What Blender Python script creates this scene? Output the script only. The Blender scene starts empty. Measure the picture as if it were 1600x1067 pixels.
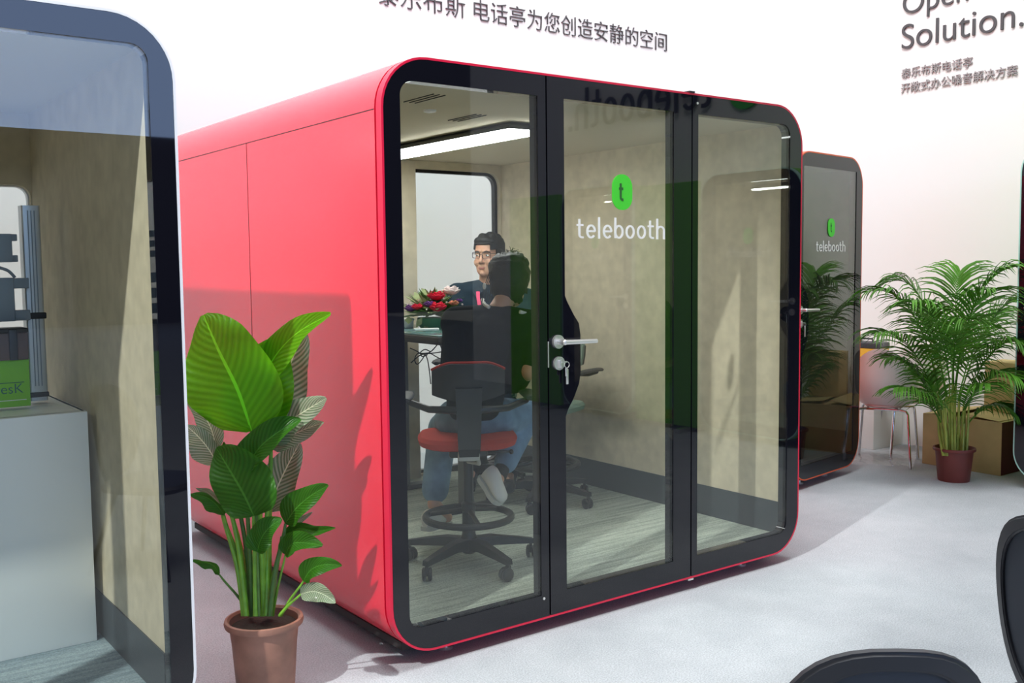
import bpy, bmesh, math, random
from mathutils import Vector, Matrix, noise
from mathutils.geometry import tessellate_polygon
from math import sin, cos, pi, radians, sqrt, atan2
random.seed(7)
sc = bpy.context.scene
COL = sc.collection

# ------------------------------------------------------------------ camera, world, lights, exposure
FPX = 1566.08
CAM = Vector((-1.8518, -3.2868, 1.5744))
def _cam_axes(yaw, pitch, roll):
    f = Vector((sin(yaw)*cos(pitch), cos(yaw)*cos(pitch), sin(pitch)))
    r = Vector((cos(yaw), -sin(yaw), 0)); u = r.cross(f)
    return f, r*cos(roll)+u*sin(roll), u*cos(roll)-r*sin(roll)
CF, CR, CU = _cam_axes(0.638711, -0.0764632, -0.0108107)
cd = bpy.data.cameras.new('camera'); cam = bpy.data.objects.new('camera', cd); COL.objects.link(cam)
cam.matrix_world = Matrix(((CR.x, CU.x, -CF.x, CAM.x), (CR.y, CU.y, -CF.y, CAM.y), (CR.z, CU.z, -CF.z, CAM.z), (0, 0, 0, 1)))
cd.sensor_width = 36; cd.lens = 36*FPX/1600; cd.clip_start = .05; cd.clip_end = 200
sc.camera = cam
sc.view_settings.view_transform = 'Standard'; sc.view_settings.look = 'None'
sc.view_settings.gamma = 1; sc.view_settings.use_curve_mapping = False
sc.view_settings.exposure = 0.0
sc.cycles.transparent_max_bounces = 32; sc.cycles.max_bounces = 12; sc.cycles.diffuse_bounces = 5
sc.cycles.caustics_reflective = False; sc.cycles.caustics_refractive = False
sc.cycles.use_denoising = True; sc.cycles.sample_clamp_indirect = 8

w = bpy.data.worlds.new('hall_light'); sc.world = w; w.use_nodes = True
w.node_tree.nodes['Background'].inputs[0].default_value = (.97, .99, 1, 1)
w.node_tree.nodes['Background'].inputs[1].default_value = 0.40

def light(name, kind, loc, target, energy, color=(1, 1, 1), size=1.0, size_y=None, spot=60, blend=.4, radius=.2):
    ld = bpy.data.lights.new(name, kind); o = bpy.data.objects.new(name, ld); COL.objects.link(o)
    ld.energy = energy; ld.color = color
    if kind == 'AREA':
        ld.size = size
        if size_y: ld.shape = 'RECTANGLE'; ld.size_y = size_y
    if kind == 'SPOT':
        ld.spot_size = radians(spot); ld.spot_blend = blend; ld.shadow_soft_size = radius
    o.location = loc
    o.rotation_euler = (Vector(target)-Vector(loc)).to_track_quat('-Z', 'Y').to_euler()
    return o
# hall spotlight high on the left: throws the white booth's shadow on the red flank
light('hall_spotlight', 'SPOT', (-6.3, -2.55, 7.75), (-.1, .9, 1.2), 4200, (1, .99, .97), spot=28, blend=.4, radius=.09)
# overhead truss floods above the stand; the last light is added fill
light('truss_flood', 'AREA', (.6, -.3, 8.6), (.6, -.1, 0), 600, (.975, .99, 1), size=5.0, size_y=5.0)
light('wall_flood', 'AREA', (2.6, -1.0, 7.6), (4.2, 3.3, 2.2), 150, (.96, 1, .99), size=3.0, size_y=1.0)
light('gap_fill', 'AREA', (1.6, 3.0, 7.6), (1.6, 3.25, 0), 175, (.97, 1, 1), size=6.0, size_y=.5)  # added over the gap to brighten the wall behind the booths

# ------------------------------------------------------------------ helpers
def ray(x, y):
    return CF + CR*((x-800)/FPX) - CU*((y-533.5)/FPX)
def at(x, y, d):            # a point of the place seen at photo pixel (x, y), d metres ahead of the camera
    return CAM + ray(x, y)*d
def onz(x, y, z):
    r = ray(x, y); return CAM + r*((z-CAM.z)/r.z)
def onx(x, y, X):
    r = ray(x, y); return CAM + r*((X-CAM.x)/r.x)
def ony(x, y, Y):
    r = ray(x, y); return CAM + r*((Y-CAM.y)/r.y)

def rr(x0, x1, z0, z1, r, n=8):     # rounded rectangle loop; r = radius or (bl, br, tr, tl)
    if not isinstance(r, (tuple, list)): r = (r,)*4
    out = []
    for (cx, cz, rad, a0) in ((x0+r[0], z0+r[0], r[0], pi), (x1-r[1], z0+r[1], r[1], 1.5*pi),
                              (x1-r[2], z1-r[2], r[2], 0), (x0+r[3], z1-r[3], r[3], .5*pi)):
        if rad <= 1e-5: out.append((cx, cz)); continue
        for k in range(n+1):
            a = a0 + k/n*pi/2
            out.append((cx+rad*cos(a), cz+rad*sin(a)))
    return out

class MB:
    def __init__(s): s.b = bmesh.new()
    def box(s, x0, x1, y0, y1, z0, z1, bev=0, M=None):
        r = bmesh.ops.create_cube(s.b, size=1)
        T = Matrix.Translation(((x0+x1)/2, (y0+y1)/2, (z0+z1)/2)) @ Matrix.Diagonal((abs(x1-x0), abs(y1-y0), abs(z1-z0), 1))
        bmesh.ops.transform(s.b, matrix=T, verts=r['verts'])
        vs = r['verts']
        if bev:
            es = list({e for v in r['verts'] for e in v.link_edges})
            q = bmesh.ops.bevel(s.b, geom=es, offset=bev, segments=3, affect='EDGES', profile=.5)
            vs = list({v for f in q['faces'] for v in f.verts} | {v for v in vs if v.is_valid})
        if M is not None: bmesh.ops.transform(s.b, matrix=M, verts=vs)
        return s
    def cyl(s, p0, p1, r0, r1=None, n=16):
        r1 = r0 if r1 is None else r1
        p0 = Vector(p0); p1 = Vector(p1); d = p1-p0
        q = d.to_track_quat('Z', 'Y').to_matrix().to_4x4()
        r = bmesh.ops.create_cone(s.b, cap_ends=True, segments=n, radius1=max(r0, 1e-5), radius2=max(r1, 1e-5), depth=d.length)
        bmesh.ops.transform(s.b, matrix=Matrix.Translation((p0+p1)/2) @ q, verts=r['verts'])
        return s
    def ball(s, c, r, sc=(1, 1, 1), M=None, u=16, v=10):
        q = bmesh.ops.create_uvsphere(s.b, u_segments=u, v_segments=v, radius=r)
        T = Matrix.Translation(c) @ (M if M is not None else Matrix.Identity(4)) @ Matrix.Diagonal((*sc, 1))
        bmesh.ops.transform(s.b, matrix=T, verts=q['verts'])
        return s
    def cap(s, p0, p1, r0, r1=None, n=16):      # tapered capsule
        r1 = r0 if r1 is None else r1
        s.cyl(p0, p1, r0, r1, n); s.ball(p0, r0, u=n, v=n//2+2); s.ball(p1, r1, u=n, v=n//2+2); return s
    def loft(s, rings, closed=True, caps=True):
        R = [[s.b.verts.new(p) for p in ring] for ring in rings]
        n = len(R[0])
        for a, b in zip(R, R[1:]):
            for i in range(n if closed else n-1):
                j = (i+1) % n
                try: s.b.faces.new((a[i], a[j], b[j], b[i]))
                except ValueError: pass
        if caps and closed:
            s.b.faces.new(R[0][::-1]); s.b.faces.new(R[-1])
        return s
    def tube(s, path, rad, n=10, close=False):
        P = [Vector(p) for p in path]; m = len(P)
        rs = rad if isinstance(rad, (list, tuple)) else [rad]*m
        up = None; rings = []
        for i in range(m):
            if close: t = P[(i+1) % m]-P[i-1]
            else: t = P[min(i+1, m-1)]-P[max(i-1, 0)]
            t.normalize()
            if up is None:
                up = t.orthogonal().normalized()
            up = (up - t*up.dot(t))
            if up.length < 1e-6: up = t.orthogonal()
            up.normalize(); sd = t.cross(up)
            rings.append([P[i]+(up*cos(k*2*pi/n)+sd*sin(k*2*pi/n))*rs[i] for k in range(n)])
        if close:
            R = [[s.b.verts.new(p) for p in ring] for ring in rings]
            for a in range(m):
                A = R[a]; B = R[(a+1) % m]
                for i in range(n): s.b.faces.new((A[i], A[(i+1) % n], B[(i+1) % n], B[i]))
            return s
        return s.loft(rings)
    def lathe(s, prof, c=(0, 0, 0), n=32, caps=True):
        return s.loft([[(c[0]+r*cos(k*2*pi/n), c[1]+r*sin(k*2*pi/n), c[2]+z) for k in range(n)] for r, z in prof], caps=caps)
    def plate(s, outer, holes, y0, y1):         # outline in (x, z), with holes, extruded along y
        loops = [outer]+list(holes)
        flat = [q for L in loops for q in L]
        tris = tessellate_polygon([[Vector((x, z, 0)) for x, z in L] for L in loops])
        V = [[s.b.verts.new((x, y, z)) for x, z in flat] for y in (y0, y1)]
        for a, b, c in tris:
            for K in V:
                try: s.b.faces.new((K[a], K[b], K[c]))
                except ValueError: pass
        k = 0
        for L in loops:
            n = len(L)
            for i in range(n):
                j = (i+1) % n
                s.b.faces.new((V[0][k+i], V[0][k+j], V[1][k+j], V[1][k+i]))
            k += n
        return s
    def ring(s, outer, inner, y0, y1):          # two loops of equal length, extruded along y
        n = len(outer)
        A = [[s.b.verts.new((x, y, z)) for x, z in L] for L in (outer, inner) for y in (y0, y1)]
        for i in range(n):
            j = (i+1) % n
            for a, b in ((0, 1), (1, 3), (3, 2), (2, 0)):
                s.b.faces.new((A[a][i], A[a][j], A[b][j], A[b][i]))
        return s
    def xf(s, M):
        bmesh.ops.transform(s.b, matrix=M, verts=s.b.verts[:]); return s
    def mesh(s, name, mat, smooth=35):
        bmesh.ops.recalc_face_normals(s.b, faces=s.b.faces[:])
        me = bpy.data.meshes.new(name); s.b.to_mesh(me); s.b.free()
        finish(me, mat, smooth); return me
    def build(s, name, mat, parent=None, smooth=35):
        return link(name, s.mesh(name, mat, smooth), parent)

def finish(me, mat, smooth=35):
    for m in (mat if isinstance(mat, (list, tuple)) else [mat]):
        me.materials.append(m)
    if smooth:
        me.polygons.foreach_set('use_smooth', [True]*len(me.polygons))
        if smooth < 180: me.set_sharp_from_angle(angle=radians(smooth))
def link(name, me, parent=None):
    o = bpy.data.objects.new(name, me); COL.objects.link(o)
    if parent is not None: o.parent = parent
    return o
def tag(o, label=None, cat=None, group=None, kind=None):
    if label: o['label'] = label
    if cat: o['category'] = cat
    if group: o['group'] = group
    if kind: o['kind'] = kind
    return o
def thing(name, label, cat, loc=(0, 0, 0), rz=0, group=None):
    o = bpy.data.objects.new(name, None); COL.objects.link(o)
    o.location = loc; o.rotation_euler = (0, 0, rz); o.empty_display_size = .1
    bpy.context.view_layer.update()
    return tag(o, label, cat, group)
def local(o, p):
    return (Matrix.Translation(o.location) @ o.rotation_euler.to_matrix().to_4x4()).inverted() @ Vector(p)
def remesh(mb, name, mat, parent, voxel=.008, smooth_it=6, fac=.5):
    me = bpy.data.meshes.new(name+'_raw'); bmesh.ops.recalc_face_normals(mb.b, faces=mb.b.faces[:]); mb.b.to_mesh(me); mb.b.free()
    o = bpy.data.objects.new(name+'_raw', me); COL.objects.link(o)
    m = o.modifiers.new('r', 'REMESH'); m.mode = 'VOXEL'; m.voxel_size = voxel
    m2 = o.modifiers.new('s', 'SMOOTH'); m2.iterations = smooth_it; m2.factor = fac
    dg = bpy.context.evaluated_depsgraph_get()
    out = bpy.data.meshes.new_from_object(o.evaluated_get(dg))
    bpy.data.objects.remove(o); out.name = name; out.materials.clear()
    finish(out, mat, 180)
    return link(name, out, parent)
def text_mesh(body, mat, parent, name, width, origin, rot, depth=.006, height=None, shear=0, weight=0):
    cu = bpy.data.curves.new('t', 'FONT'); cu.body = body; cu.size = 1; cu.extrude = .02; cu.offset = weight
    o = bpy.data.objects.new('t', cu); COL.objects.link(o)
    dg = bpy.context.evaluated_depsgraph_get()
    me = bpy.data.meshes.new_from_object(o.evaluated_get(dg)); bpy.data.objects.remove(o)
    xs = [v.co.x for v in me.vertices]; ys = [v.co.y for v in me.vertices]
    x0, x1, y0, y1 = min(xs), max(xs), min(ys), max(ys)
    sx = width/(x1-x0); sy = sx if height is None else height/(y1-y0)
    for v in me.vertices:
        v.co = ((v.co.x-x0)*sx, (v.co.y)*sy, v.co.z/.04*depth)
    me.materials.clear(); finish(me, mat, 0)
    ob = link(name, me, parent); ob.location = origin; ob.rotation_euler = rot
    return ob

# ------------------------------------------------------------------ materials
MATS = {}
def pm(name, col, rough=.5, metal=0, spec=.5, bump=0, bscale=200, vary=0, vscale=8, coat=0, emit=None, estr=0, trans=0, alpha=1, sheen=0, ior=1.5, sub=0):
    m = bpy.data.materials.new(name); m.use_nodes = True; nt = m.node_tree; b = nt.nodes['Principled BSDF']
    b.inputs['Base Color'].default_value = (*col, 1); b.inputs['Roughness'].default_value = rough
    b.inputs['Metallic'].default_value = metal; b.inputs['Specular IOR Level'].default_value = spec
    b.inputs['IOR'].default_value = ior
    b.inputs['Coat Weight'].default_value = coat; b.inputs['Coat Roughness'].default_value = .05
    b.inputs['Sheen Weight'].default_value = sheen
    b.inputs['Transmission Weight'].default_value = trans; b.inputs['Alpha'].default_value = alpha
    b.inputs['Subsurface Weight'].default_value = sub; b.inputs['Subsurface Scale'].default_value = .01
    if emit: b.inputs['Emission Color'].default_value = (*emit, 1); b.inputs['Emission Strength'].default_value = estr
    tc = None
    if bump or vary:
        tc = nt.nodes.new('ShaderNodeTexCoord')
    if vary:
        n = nt.nodes.new('ShaderNodeTexNoise'); n.inputs['Scale'].default_value = vscale; n.inputs['Detail'].default_value = 6
        nt.links.new(tc.outputs['Object'], n.inputs['Vector'])
        r = nt.nodes.new('ShaderNodeValToRGB'); nt.links.new(n.outputs['Fac'], r.inputs['Fac'])
        r.color_ramp.elements[0].position = .3; r.color_ramp.elements[1].position = .7
        r.color_ramp.elements[0].color = (*[c*(1-vary) for c in col], 1); r.color_ramp.elements[1].color = (*[min(1, c*(1+vary)) for c in col], 1)
        nt.links.new(r.outputs['Color'], b.inputs['Base Color'])
    if bump:
        n = nt.nodes.new('ShaderNodeTexNoise'); n.inputs['Scale'].default_value = bscale; n.inputs['Detail'].default_value = 3
        nt.links.new(tc.outputs['Object'], n.inputs['Vector'])
        bp = nt.nodes.new('ShaderNodeBump'); bp.inputs['Strength'].default_value = bump; bp.inputs['Distance'].default_value = .004
        nt.links.new(n.outputs['Fac'], bp.inputs['Height']); nt.links.new(bp.outputs['Normal'], b.inputs['Normal'])
    MATS[name] = m; return m

def glass_mat(name, tint, ior=1.5, rough=0.0, gcol=(1, 1, 1)):
    m = bpy.data.materials.new(name); m.use_nodes = True; nt = m.node_tree
    for n in list(nt.nodes): nt.nodes.remove(n)
    out = nt.nodes.new('ShaderNodeOutputMaterial'); mix = nt.nodes.new('ShaderNodeMixShader')
    tr = nt.nodes.new('ShaderNodeBsdfTransparent'); gl = nt.nodes.new('ShaderNodeBsdfGlossy'); fr = nt.nodes.new('ShaderNodeFresnel')
    tr.inputs[0].default_value = (*tint, 1); gl.inputs[0].default_value = (*gcol, 1); gl.inputs['Roughness'].default_value = rough
    ge = nt.nodes.new('ShaderNodeNewGeometry'); mr = nt.nodes.new('ShaderNodeMapRange')      # same reflectance on both faces of the sheet
    mr.inputs['To Min'].default_value = ior; mr.inputs['To Max'].default_value = 1/ior
    nt.links.new(ge.outputs['Backfacing'], mr.inputs['Value']); nt.links.new(mr.outputs[0], fr.inputs['IOR'])
    nt.links.new(fr.outputs[0], mix.inputs[0]); nt.links.new(tr.outputs[0], mix.inputs[1]); nt.links.new(gl.outputs[0], mix.inputs[2])
    nt.links.new(mix.outputs[0], out.inputs['Surface'])
    return m

def carpet_mat(name, c0, c1, planks=False):
    m = bpy.data.materials.new(name); m.use_nodes = True; nt = m.node_tree; b = nt.nodes['Principled BSDF']
    b.inputs['Roughness'].default_value = .95; b.inputs['Specular IOR Level'].default_value = .1
    tc = nt.nodes.new('ShaderNodeTexCoord'); L = nt.links.new
    if planks:
        mp = nt.nodes.new('ShaderNodeMapping'); mp.inputs['Scale'].default_value = (1.2, 22, 1); L(tc.outputs['Object'], mp.inputs['Vector'])
        n1 = nt.nodes.new('ShaderNodeTexNoise'); n1.inputs['Scale'].default_value = 2.2; n1.inputs['Detail'].default_value = 4; L(mp.outputs[0], n1.inputs['Vector'])
        br = nt.nodes.new('ShaderNodeTexBrick'); br.inputs['Scale'].default_value = 1; br.inputs['Brick Width'].default_value = 1.0; br.inputs['Row Height'].default_value = .25
        br.inputs['Mortar Size'].default_value = 0.0; br.inputs['Color1'].default_value = (.25, .25, .25, 1); br.inputs['Color2'].default_value = (.75, .75, .75, 1)
        L(tc.outputs['Object'], br.inputs['Vector'])
        mx = nt.nodes.new('ShaderNodeMix'); mx.data_type = 'FLOAT'; mx.inputs[0].default_value = .28
        L(n1.outputs['Fac'], mx.inputs[2]); L(br.outputs['Color'], mx.inputs[3]); src = mx.outputs[0]; lo, hi = .32, .68
    else:
        n1 = nt.nodes.new('ShaderNodeTexNoise'); n1.inputs['Scale'].default_value = 2.4; n1.inputs['Detail'].default_value = 8; n1.inputs['Roughness'].default_value = .72
        L(tc.outputs['Object'], n1.inputs['Vector']); src = n1.outputs['Fac']; lo, hi = .3, .7
    r = nt.nodes.new('ShaderNodeValToRGB'); r.color_ramp.elements[0].position = lo; r.color_ramp.elements[1].position = hi
    r.color_ramp.elements[0].color = (*c0, 1); r.color_ramp.elements[1].color = (*c1, 1); L(src, r.inputs['Fac'])
    n2 = nt.nodes.new('ShaderNodeTexNoise'); n2.inputs['Scale'].default_value = 160; n2.inputs['Detail'].default_value = 4; L(tc.outputs['Object'], n2.inputs['Vector'])
    mul = nt.nodes.new('ShaderNodeMix'); mul.data_type = 'RGBA'; mul.blend_type = 'OVERLAY'; mul.inputs[0].default_value = .6
    L(r.outputs['Color'], mul.inputs[6]); L(n2.outputs['Fac'], mul.inputs[7]); L(mul.outputs[2], b.inputs['Base Color'])
    bp = nt.nodes.new('ShaderNodeBump'); bp.inputs['Strength'].default_value = .5; bp.inputs['Distance'].default_value = .004
    L(n2.outputs['Fac'], bp.inputs['Height']); L(bp.outputs['Normal'], b.inputs['Normal'])
    return m

def leaf_mat(name, c0, c1, rough=.35, transl=.35):
    m = bpy.data.materials.new(name); m.use_nodes = True; nt = m.node_tree; b = nt.nodes['Principled BSDF']; L = nt.links.new
    b.inputs['Roughness'].default_value = rough
    uv = nt.nodes.new('ShaderNodeUVMap'); sp = nt.nodes.new('ShaderNodeSeparateXYZ'); L(uv.outputs[0], sp.inputs[0])
    wv = nt.nodes.new('ShaderNodeMath'); wv.operation = 'ABSOLUTE'      # |v - 0.5| gives the two halves
    sb = nt.nodes.new('ShaderNodeMath'); sb.operation = 'SUBTRACT'; sb.inputs[1].default_value = .5; L(sp.outputs['Y'], sb.inputs[0]); L(sb.outputs[0], wv.inputs[0])
    ad = nt.nodes.new('ShaderNodeMath'); ad.operation = 'MULTIPLY_ADD'; ad.inputs[1].default_value = -.55; L(wv.outputs[0], ad.inputs[0]); L(sp.outputs['X'], ad.inputs[2])
    ml = nt.nodes.new('ShaderNodeMath'); ml.operation = 'MULTIPLY'; ml.inputs[1].default_value = 95; L(ad.outputs[0], ml.inputs[0])
    sn = nt.nodes.new('ShaderNodeMath'); sn.operation = 'SINE'; L(ml.outputs[0], sn.inputs[0])
    mid = nt.nodes.new('ShaderNodeMath'); mid.operation = 'LESS_THAN'; mid.inputs[1].default_value = .018; L(wv.outputs[0], mid.inputs[0])
    r = nt.nodes.new('ShaderNodeMapRange'); r.inputs['From Min'].default_value = -1; L(sn.outputs[0], r.inputs['Value'])
    mx = nt.nodes.new('ShaderNodeMix'); mx.data_type = 'RGBA'; mx.inputs[6].default_value = (*c0, 1); mx.inputs[7].default_value = (*c1, 1); L(r.outputs[0], mx.inputs[0])
    m2 = nt.nodes.new('ShaderNodeMix'); m2.data_type = 'RGBA'; m2.inputs[7].default_value = (*[min(1, c*1.5+.02) for c in c1], 1); L(mid.outputs[0], m2.inputs[0]); L(mx.outputs[2], m2.inputs[6])
    L(m2.outputs[2], b.inputs['Base Color'])
    bp = nt.nodes.new('ShaderNodeBump'); bp.inputs['Strength'].default_value = .35; bp.inputs['Distance'].default_value = .004; L(sn.outputs[0], bp.inputs['Height']); L(bp.outputs['Normal'], b.inputs['Normal'])
    tl = nt.nodes.new('ShaderNodeBsdfTranslucent'); L(m2.outputs[2], tl.inputs['Color'])
    ms = nt.nodes.new('ShaderNodeMixShader'); ms.inputs[0].default_value = transl
    L(b.outputs[0], ms.inputs[1]); L(tl.outputs[0], ms.inputs[2]); L(ms.outputs[0], nt.nodes['Material Output'].inputs['Surface'])
    return m

M_wall = pm('white_wall', (.86, .845, .835), .9, spec=.15)
M_hall = pm('dark_hall', (.02, .02, .024), .9, spec=.1)
M_hallglow = pm('hall_glow', (0, 0, 0), .9, emit=(.42, .60, 1.0), estr=5.0)  # bluish glow of the panel added behind the camera
M_floor = carpet_mat('grey_carpet', (.37, .395, .42), (.455, .48, .505))
M_plank = carpet_mat('plank_carpet', (.29, .325, .285), (.56, .61, .53), True)
M_bluefloor = carpet_mat('blue_plank_carpet', (.16, .22, .26), (.36, .44, .48), True)
M_red = pm('red_paint', (.82, .010, .040), .24, ior=2.1)
M_rim = pm('red_rim', (.72, .008, .05), .3)
M_white = pm('white_paint', (.82, .82, .84), .35)
M_orange = pm('orange_paint', (.75, .10, .02), .35)
M_teal = pm('pale_green_rim', (.42, .72, .62), .35)
M_green = pm('lime_paint', (.16, .52, .02), .5)
M_black = pm('black_frit', (.006, .006, .010), .02, ior=1.5)
M_dark = pm('dark_gap', (.01, .01, .012), .6)
M_under = pm('underframe', (.03, .03, .03), .7)
M_felt = pm('beige_felt', (.66, .58, .44), .95, spec=.1, bump=.06, bscale=260, vary=.10, vscale=14)
M_ceil = pm('beige_ceiling', (.66, .59, .46), .95, spec=.1)
M_skirt = pm('dark_skirting', (.045, .055, .065), .5)
M_glass = glass_mat('booth_glass', (.955, .975, .955), 1.47)
M_clear = glass_mat('clear_glass', (.97, .985, .975), 1.45)
M_film = glass_mat('wrap_film', (.97, .965, .965), 1.22, .12)
M_lamp = pm('lamp_panel', (.9, .9, .9), .5, emit=(.97, 1, 1), estr=20)
M_fillpanel = pm('fill_panel', (.9, .9, .9), .5, emit=(1, .99, .93), estr=7)  # glow of the fill added inside the white booth
M_glassshade = glass_mat('shade_tinted_glass', (.55, .58, .57), 2.0)  # tint stands in for the unlit booth interior; reflection strengthened too
M_logo = pm('logo_green', (.06, .62, .03), .5, emit=(.06, .62, .03), estr=.0)
M_logodark = pm('logo_dark', (.02, .10, .02), .5)
M_logowhite = pm('logo_white', (.82, .80, .74), .6)
M_steel = pm('brushed_steel', (.78, .77, .75), .3, metal=.85)
M_chrome = pm('chrome', (.80, .80, .82), .12, metal=1)
M_sign = pm('sign_grey', (.075, .07, .075), .5)
M_signdark = pm('sign_black', (.012, .012, .012), .5)
M_signpale = pm('sign_pale', (.34, .31, .31), .6)
M_plastic = pm('black_plastic', (.018, .019, .022), .45)
M_darkgrey = pm('charcoal_plastic', (.035, .037, .046), .5)
M_seatred = pm('red_fabric', (.55, .055, .04), .9, spec=.2, bump=.3, bscale=500)
M_sage = pm('sage_fabric', (.24, .31, .25), .9, spec=.2, bump=.3, bscale=500)
M_pale = pm('warm_grey_plastic', (.50, .48, .43), .5)
M_skin = pm('skin', (.60, .33, .22), .5, sub=.12)
M_lip = pm('lip', (.40, .15, .12), .45)
M_hair = pm('black_hair', (.010, .009, .009), .65, bump=.4, bscale=90)
M_hair2 = pm('dark_brown_hair', (.018, .013, .011), .65, bump=.5, bscale=90)
M_navy = pm('navy_shirt', (.022, .040, .058), .8, spec=.2, bump=.1, bscale=60)
M_top = pm('black_knit', (.008, .010, .014), .9, spec=.1, bump=.08, bscale=60)
M_jeans = pm('washed_denim', (.17, .27, .39), .9, spec=.15, bump=.3, bscale=240, vary=.25, vscale=12)
M_shoe = pm('white_leather', (.72, .70, .66), .55)
M_sole = pm('pale_rubber', (.60, .60, .56), .7)
M_sock = pm('black_sock', (.012, .012, .015), .9)
M_pink = pm('pink_ribbon', (.85, .05, .16), .6)
M_eye = pm('eye_white', (.75, .72, .68), .2)
M_iris = pm('dark_iris', (.015, .01, .008), .15)
M_leafA = leaf_mat('bright_leaf', (.17, .50, .012), (.22, .60, .02), .35, .5)
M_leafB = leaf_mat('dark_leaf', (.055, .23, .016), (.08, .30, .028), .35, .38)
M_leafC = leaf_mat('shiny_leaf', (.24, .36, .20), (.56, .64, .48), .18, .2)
M_stem = pm('green_stalk', (.16, .38, .03), .45, vary=.3, vscale=20)
M_stemdark = pm('dark_stalk', (.07, .17, .03), .5, vary=.3, vscale=20)
M_soil = pm('potting_soil', (.05, .035, .025), .95, bump=.8, bscale=80)
M_pot = pm('brown_pot', (.30, .145, .10), .55, vary=.28, vscale=9, bump=.15, bscale=30)
M_potred = pm('maroon_pot', (.17, .035, .028), .5, vary=.12, vscale=6)
M_palm = pm('palm_leaf', (.065, .20, .014), .5, spec=.3, vary=.45, vscale=5)
M_cane = pm('palm_cane', (.30, .36, .06), .45, vary=.3, vscale=10)
M_card = pm('cardboard', (.58, .45, .22), .85, spec=.15, vary=.12, vscale=5)
M_carddark = pm('cardboard_maroon', (.16, .045, .045), .8, spec=.15)
M_chairwhite = pm('white_shell', (.88, .84, .84), .4)
M_chairpink = pm('pink_pad', (.74, .52, .52), .6, vary=.15, vscale=7)
M_yellow = pm('yellow_plastic', (.70, .40, .03), .45)
M_cabinet = pm('white_laminate', (.86, .87, .84), .4)
M_alu = pm('grey_aluminium', (.55, .58, .60), .35, metal=.7)
M_bracket = pm('slate_plastic', (.22, .26, .30), .5)
M_bag = pm('lime_bag', (.20, .56, .012), .55)
M_bagtext = pm('bag_text', (.02, .12, .10), .6)
M_wood = pm('dark_walnut', (.10, .06, .05), .5, vary=.25, vscale=9)
M_tabletop = pm('green_glass_top', (.10, .19, .19), .08, ior=1.6)
M_tableedge = pm('dark_table_edge', (.045, .04, .038), .5)
M_grey = pm('grey_post', (.12, .12, .12), .5)
M_rosered = pm('red_petals', (.62, .012, .045), .6, vary=.3, vscale=60)
M_rosepurple = pm('purple_petals', (.13, .035, .20), .6, vary=.3, vscale=60)
M_rosewhite = pm('white_petals', (.80, .66, .64), .6, vary=.1, vscale=60)
M_roseorange = pm('orange_petals', (.62, .22, .14), .6, vary=.2, vscale=60)
M_foliage = pm('bouquet_leaf', (.09, .19, .04), .5, vary=.4, vscale=30)
M_foliagepale = pm('bouquet_pale_leaf', (.36, .42, .20), .5, vary=.2, vscale=30)
M_basket = pm('green_wrap', (.02, .17, .07), .5)
M_phone = pm('white_phone', (.80, .82, .80), .25)
M_tissue = pm('white_card', (.80, .82, .80), .6)
M_cable = pm('black_cable', (.008, .008, .009), .5)
M_vent = pm('vent_dark', (.05, .05, .045), .7)
M_chairback = pm('slate_mesh', (.035, .042, .055), .6)

# ------------------------------------------------------------------ the setting
def struct(name, mb, mat, label=None):
    o = mb.build(name, mat, None, 30); tag(o, label, None, None, 'structure'); return o
YB, XR = 3.9, 5.95
struct('floor', MB().box(-16, 14, -26, YB+.3, -.06, 0), M_floor, 'pale blue grey exhibition carpet')
struct('wall_back', MB().box(-9, XR, YB, YB+.12, 0, 5.2), M_wall, 'white stand wall behind the booths')
struct('wall_right', MB().box(XR, XR+.12, -8.1, YB+.12, 0, 5.2), M_wall, 'white stand wall carrying the lettering')
struct('wall_hall', MB().box(-30, 30, -26.3, -26, 0, 24), M_hall, 'dark far end of the hall')
hw = MB().box(-14, 8.6, -26, -25.9, 5.3, 11)
struct('glow_panel', hw, M_hallglow, 'bluish glowing panel added high at the far hall end for glass reflections')  # glowing panel put in to give the white booth's glass its blue reflection

# wall lettering
RB = (pi/2, 0, 0)                  # reads from -y side
RR_ = (pi/2, 0, -pi/2)             # on the right wall, reads from -x side
p_end = ony(1042, 79, YB); p_mid = ony(742, 25, YB)
char_w = (ony(1042, 79, YB).x-ony(740, 25, YB).x)/12
t = thing('wall_lettering', 'large dark grey slogan in thin raised characters on the back wall', 'sign', (p_end.x-16*char_w-.06, YB-.001, p_end.z))
text_mesh('泰乐布斯', M_sign, t, 'characters', char_w*4.35, (-.10, -.006, 0), RB, .012, weight=-.014)
text_mesh('电话亭为您创造安静的空间', M_sign, t, 'characters', char_w*11.95, (char_w*4+.06, -.006, 0), RB, .012, weight=-.014)
b0 = onx(1410, 78, XR)
wS = onx(1410, 78, XR).y - onx(1600, 38, XR).y
t = thing('wall_lettering', 'grey raised heading reading Open Solution on the right wall', 'sign', (XR-.001, b0.y, b0.z))
text_mesh('Solution.', M_sign, t, 'heading_line', wS, (-.008, 0, 0), RR_, .014, weight=-.008)
text_mesh('Open', M_sign, t, 'heading_line', wS*.56, (-.008, -.005, .285), RR_, .014, weight=-.008)
b1 = onx(1410, 122, XR); b2 = onx(1409, 146, XR)
t = thing('wall_lettering', 'two small pale grey lines of characters below the Open Solution heading', 'sign', (XR-.001, b2.y, b2.z))
text_mesh('泰乐布斯电话亭', M_signpale, t, 'caption_line', b1.y-onx(1521, 100, XR).y, (-.008, 0, b1.z-b2.z), RR_, .01)
text_mesh('开敞式办公噪音解决方案', M_signpale, t, 'caption_line', b2.y-onx(1591, 118, XR).y, (-.008, 0, .005), RR_, .01)

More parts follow.
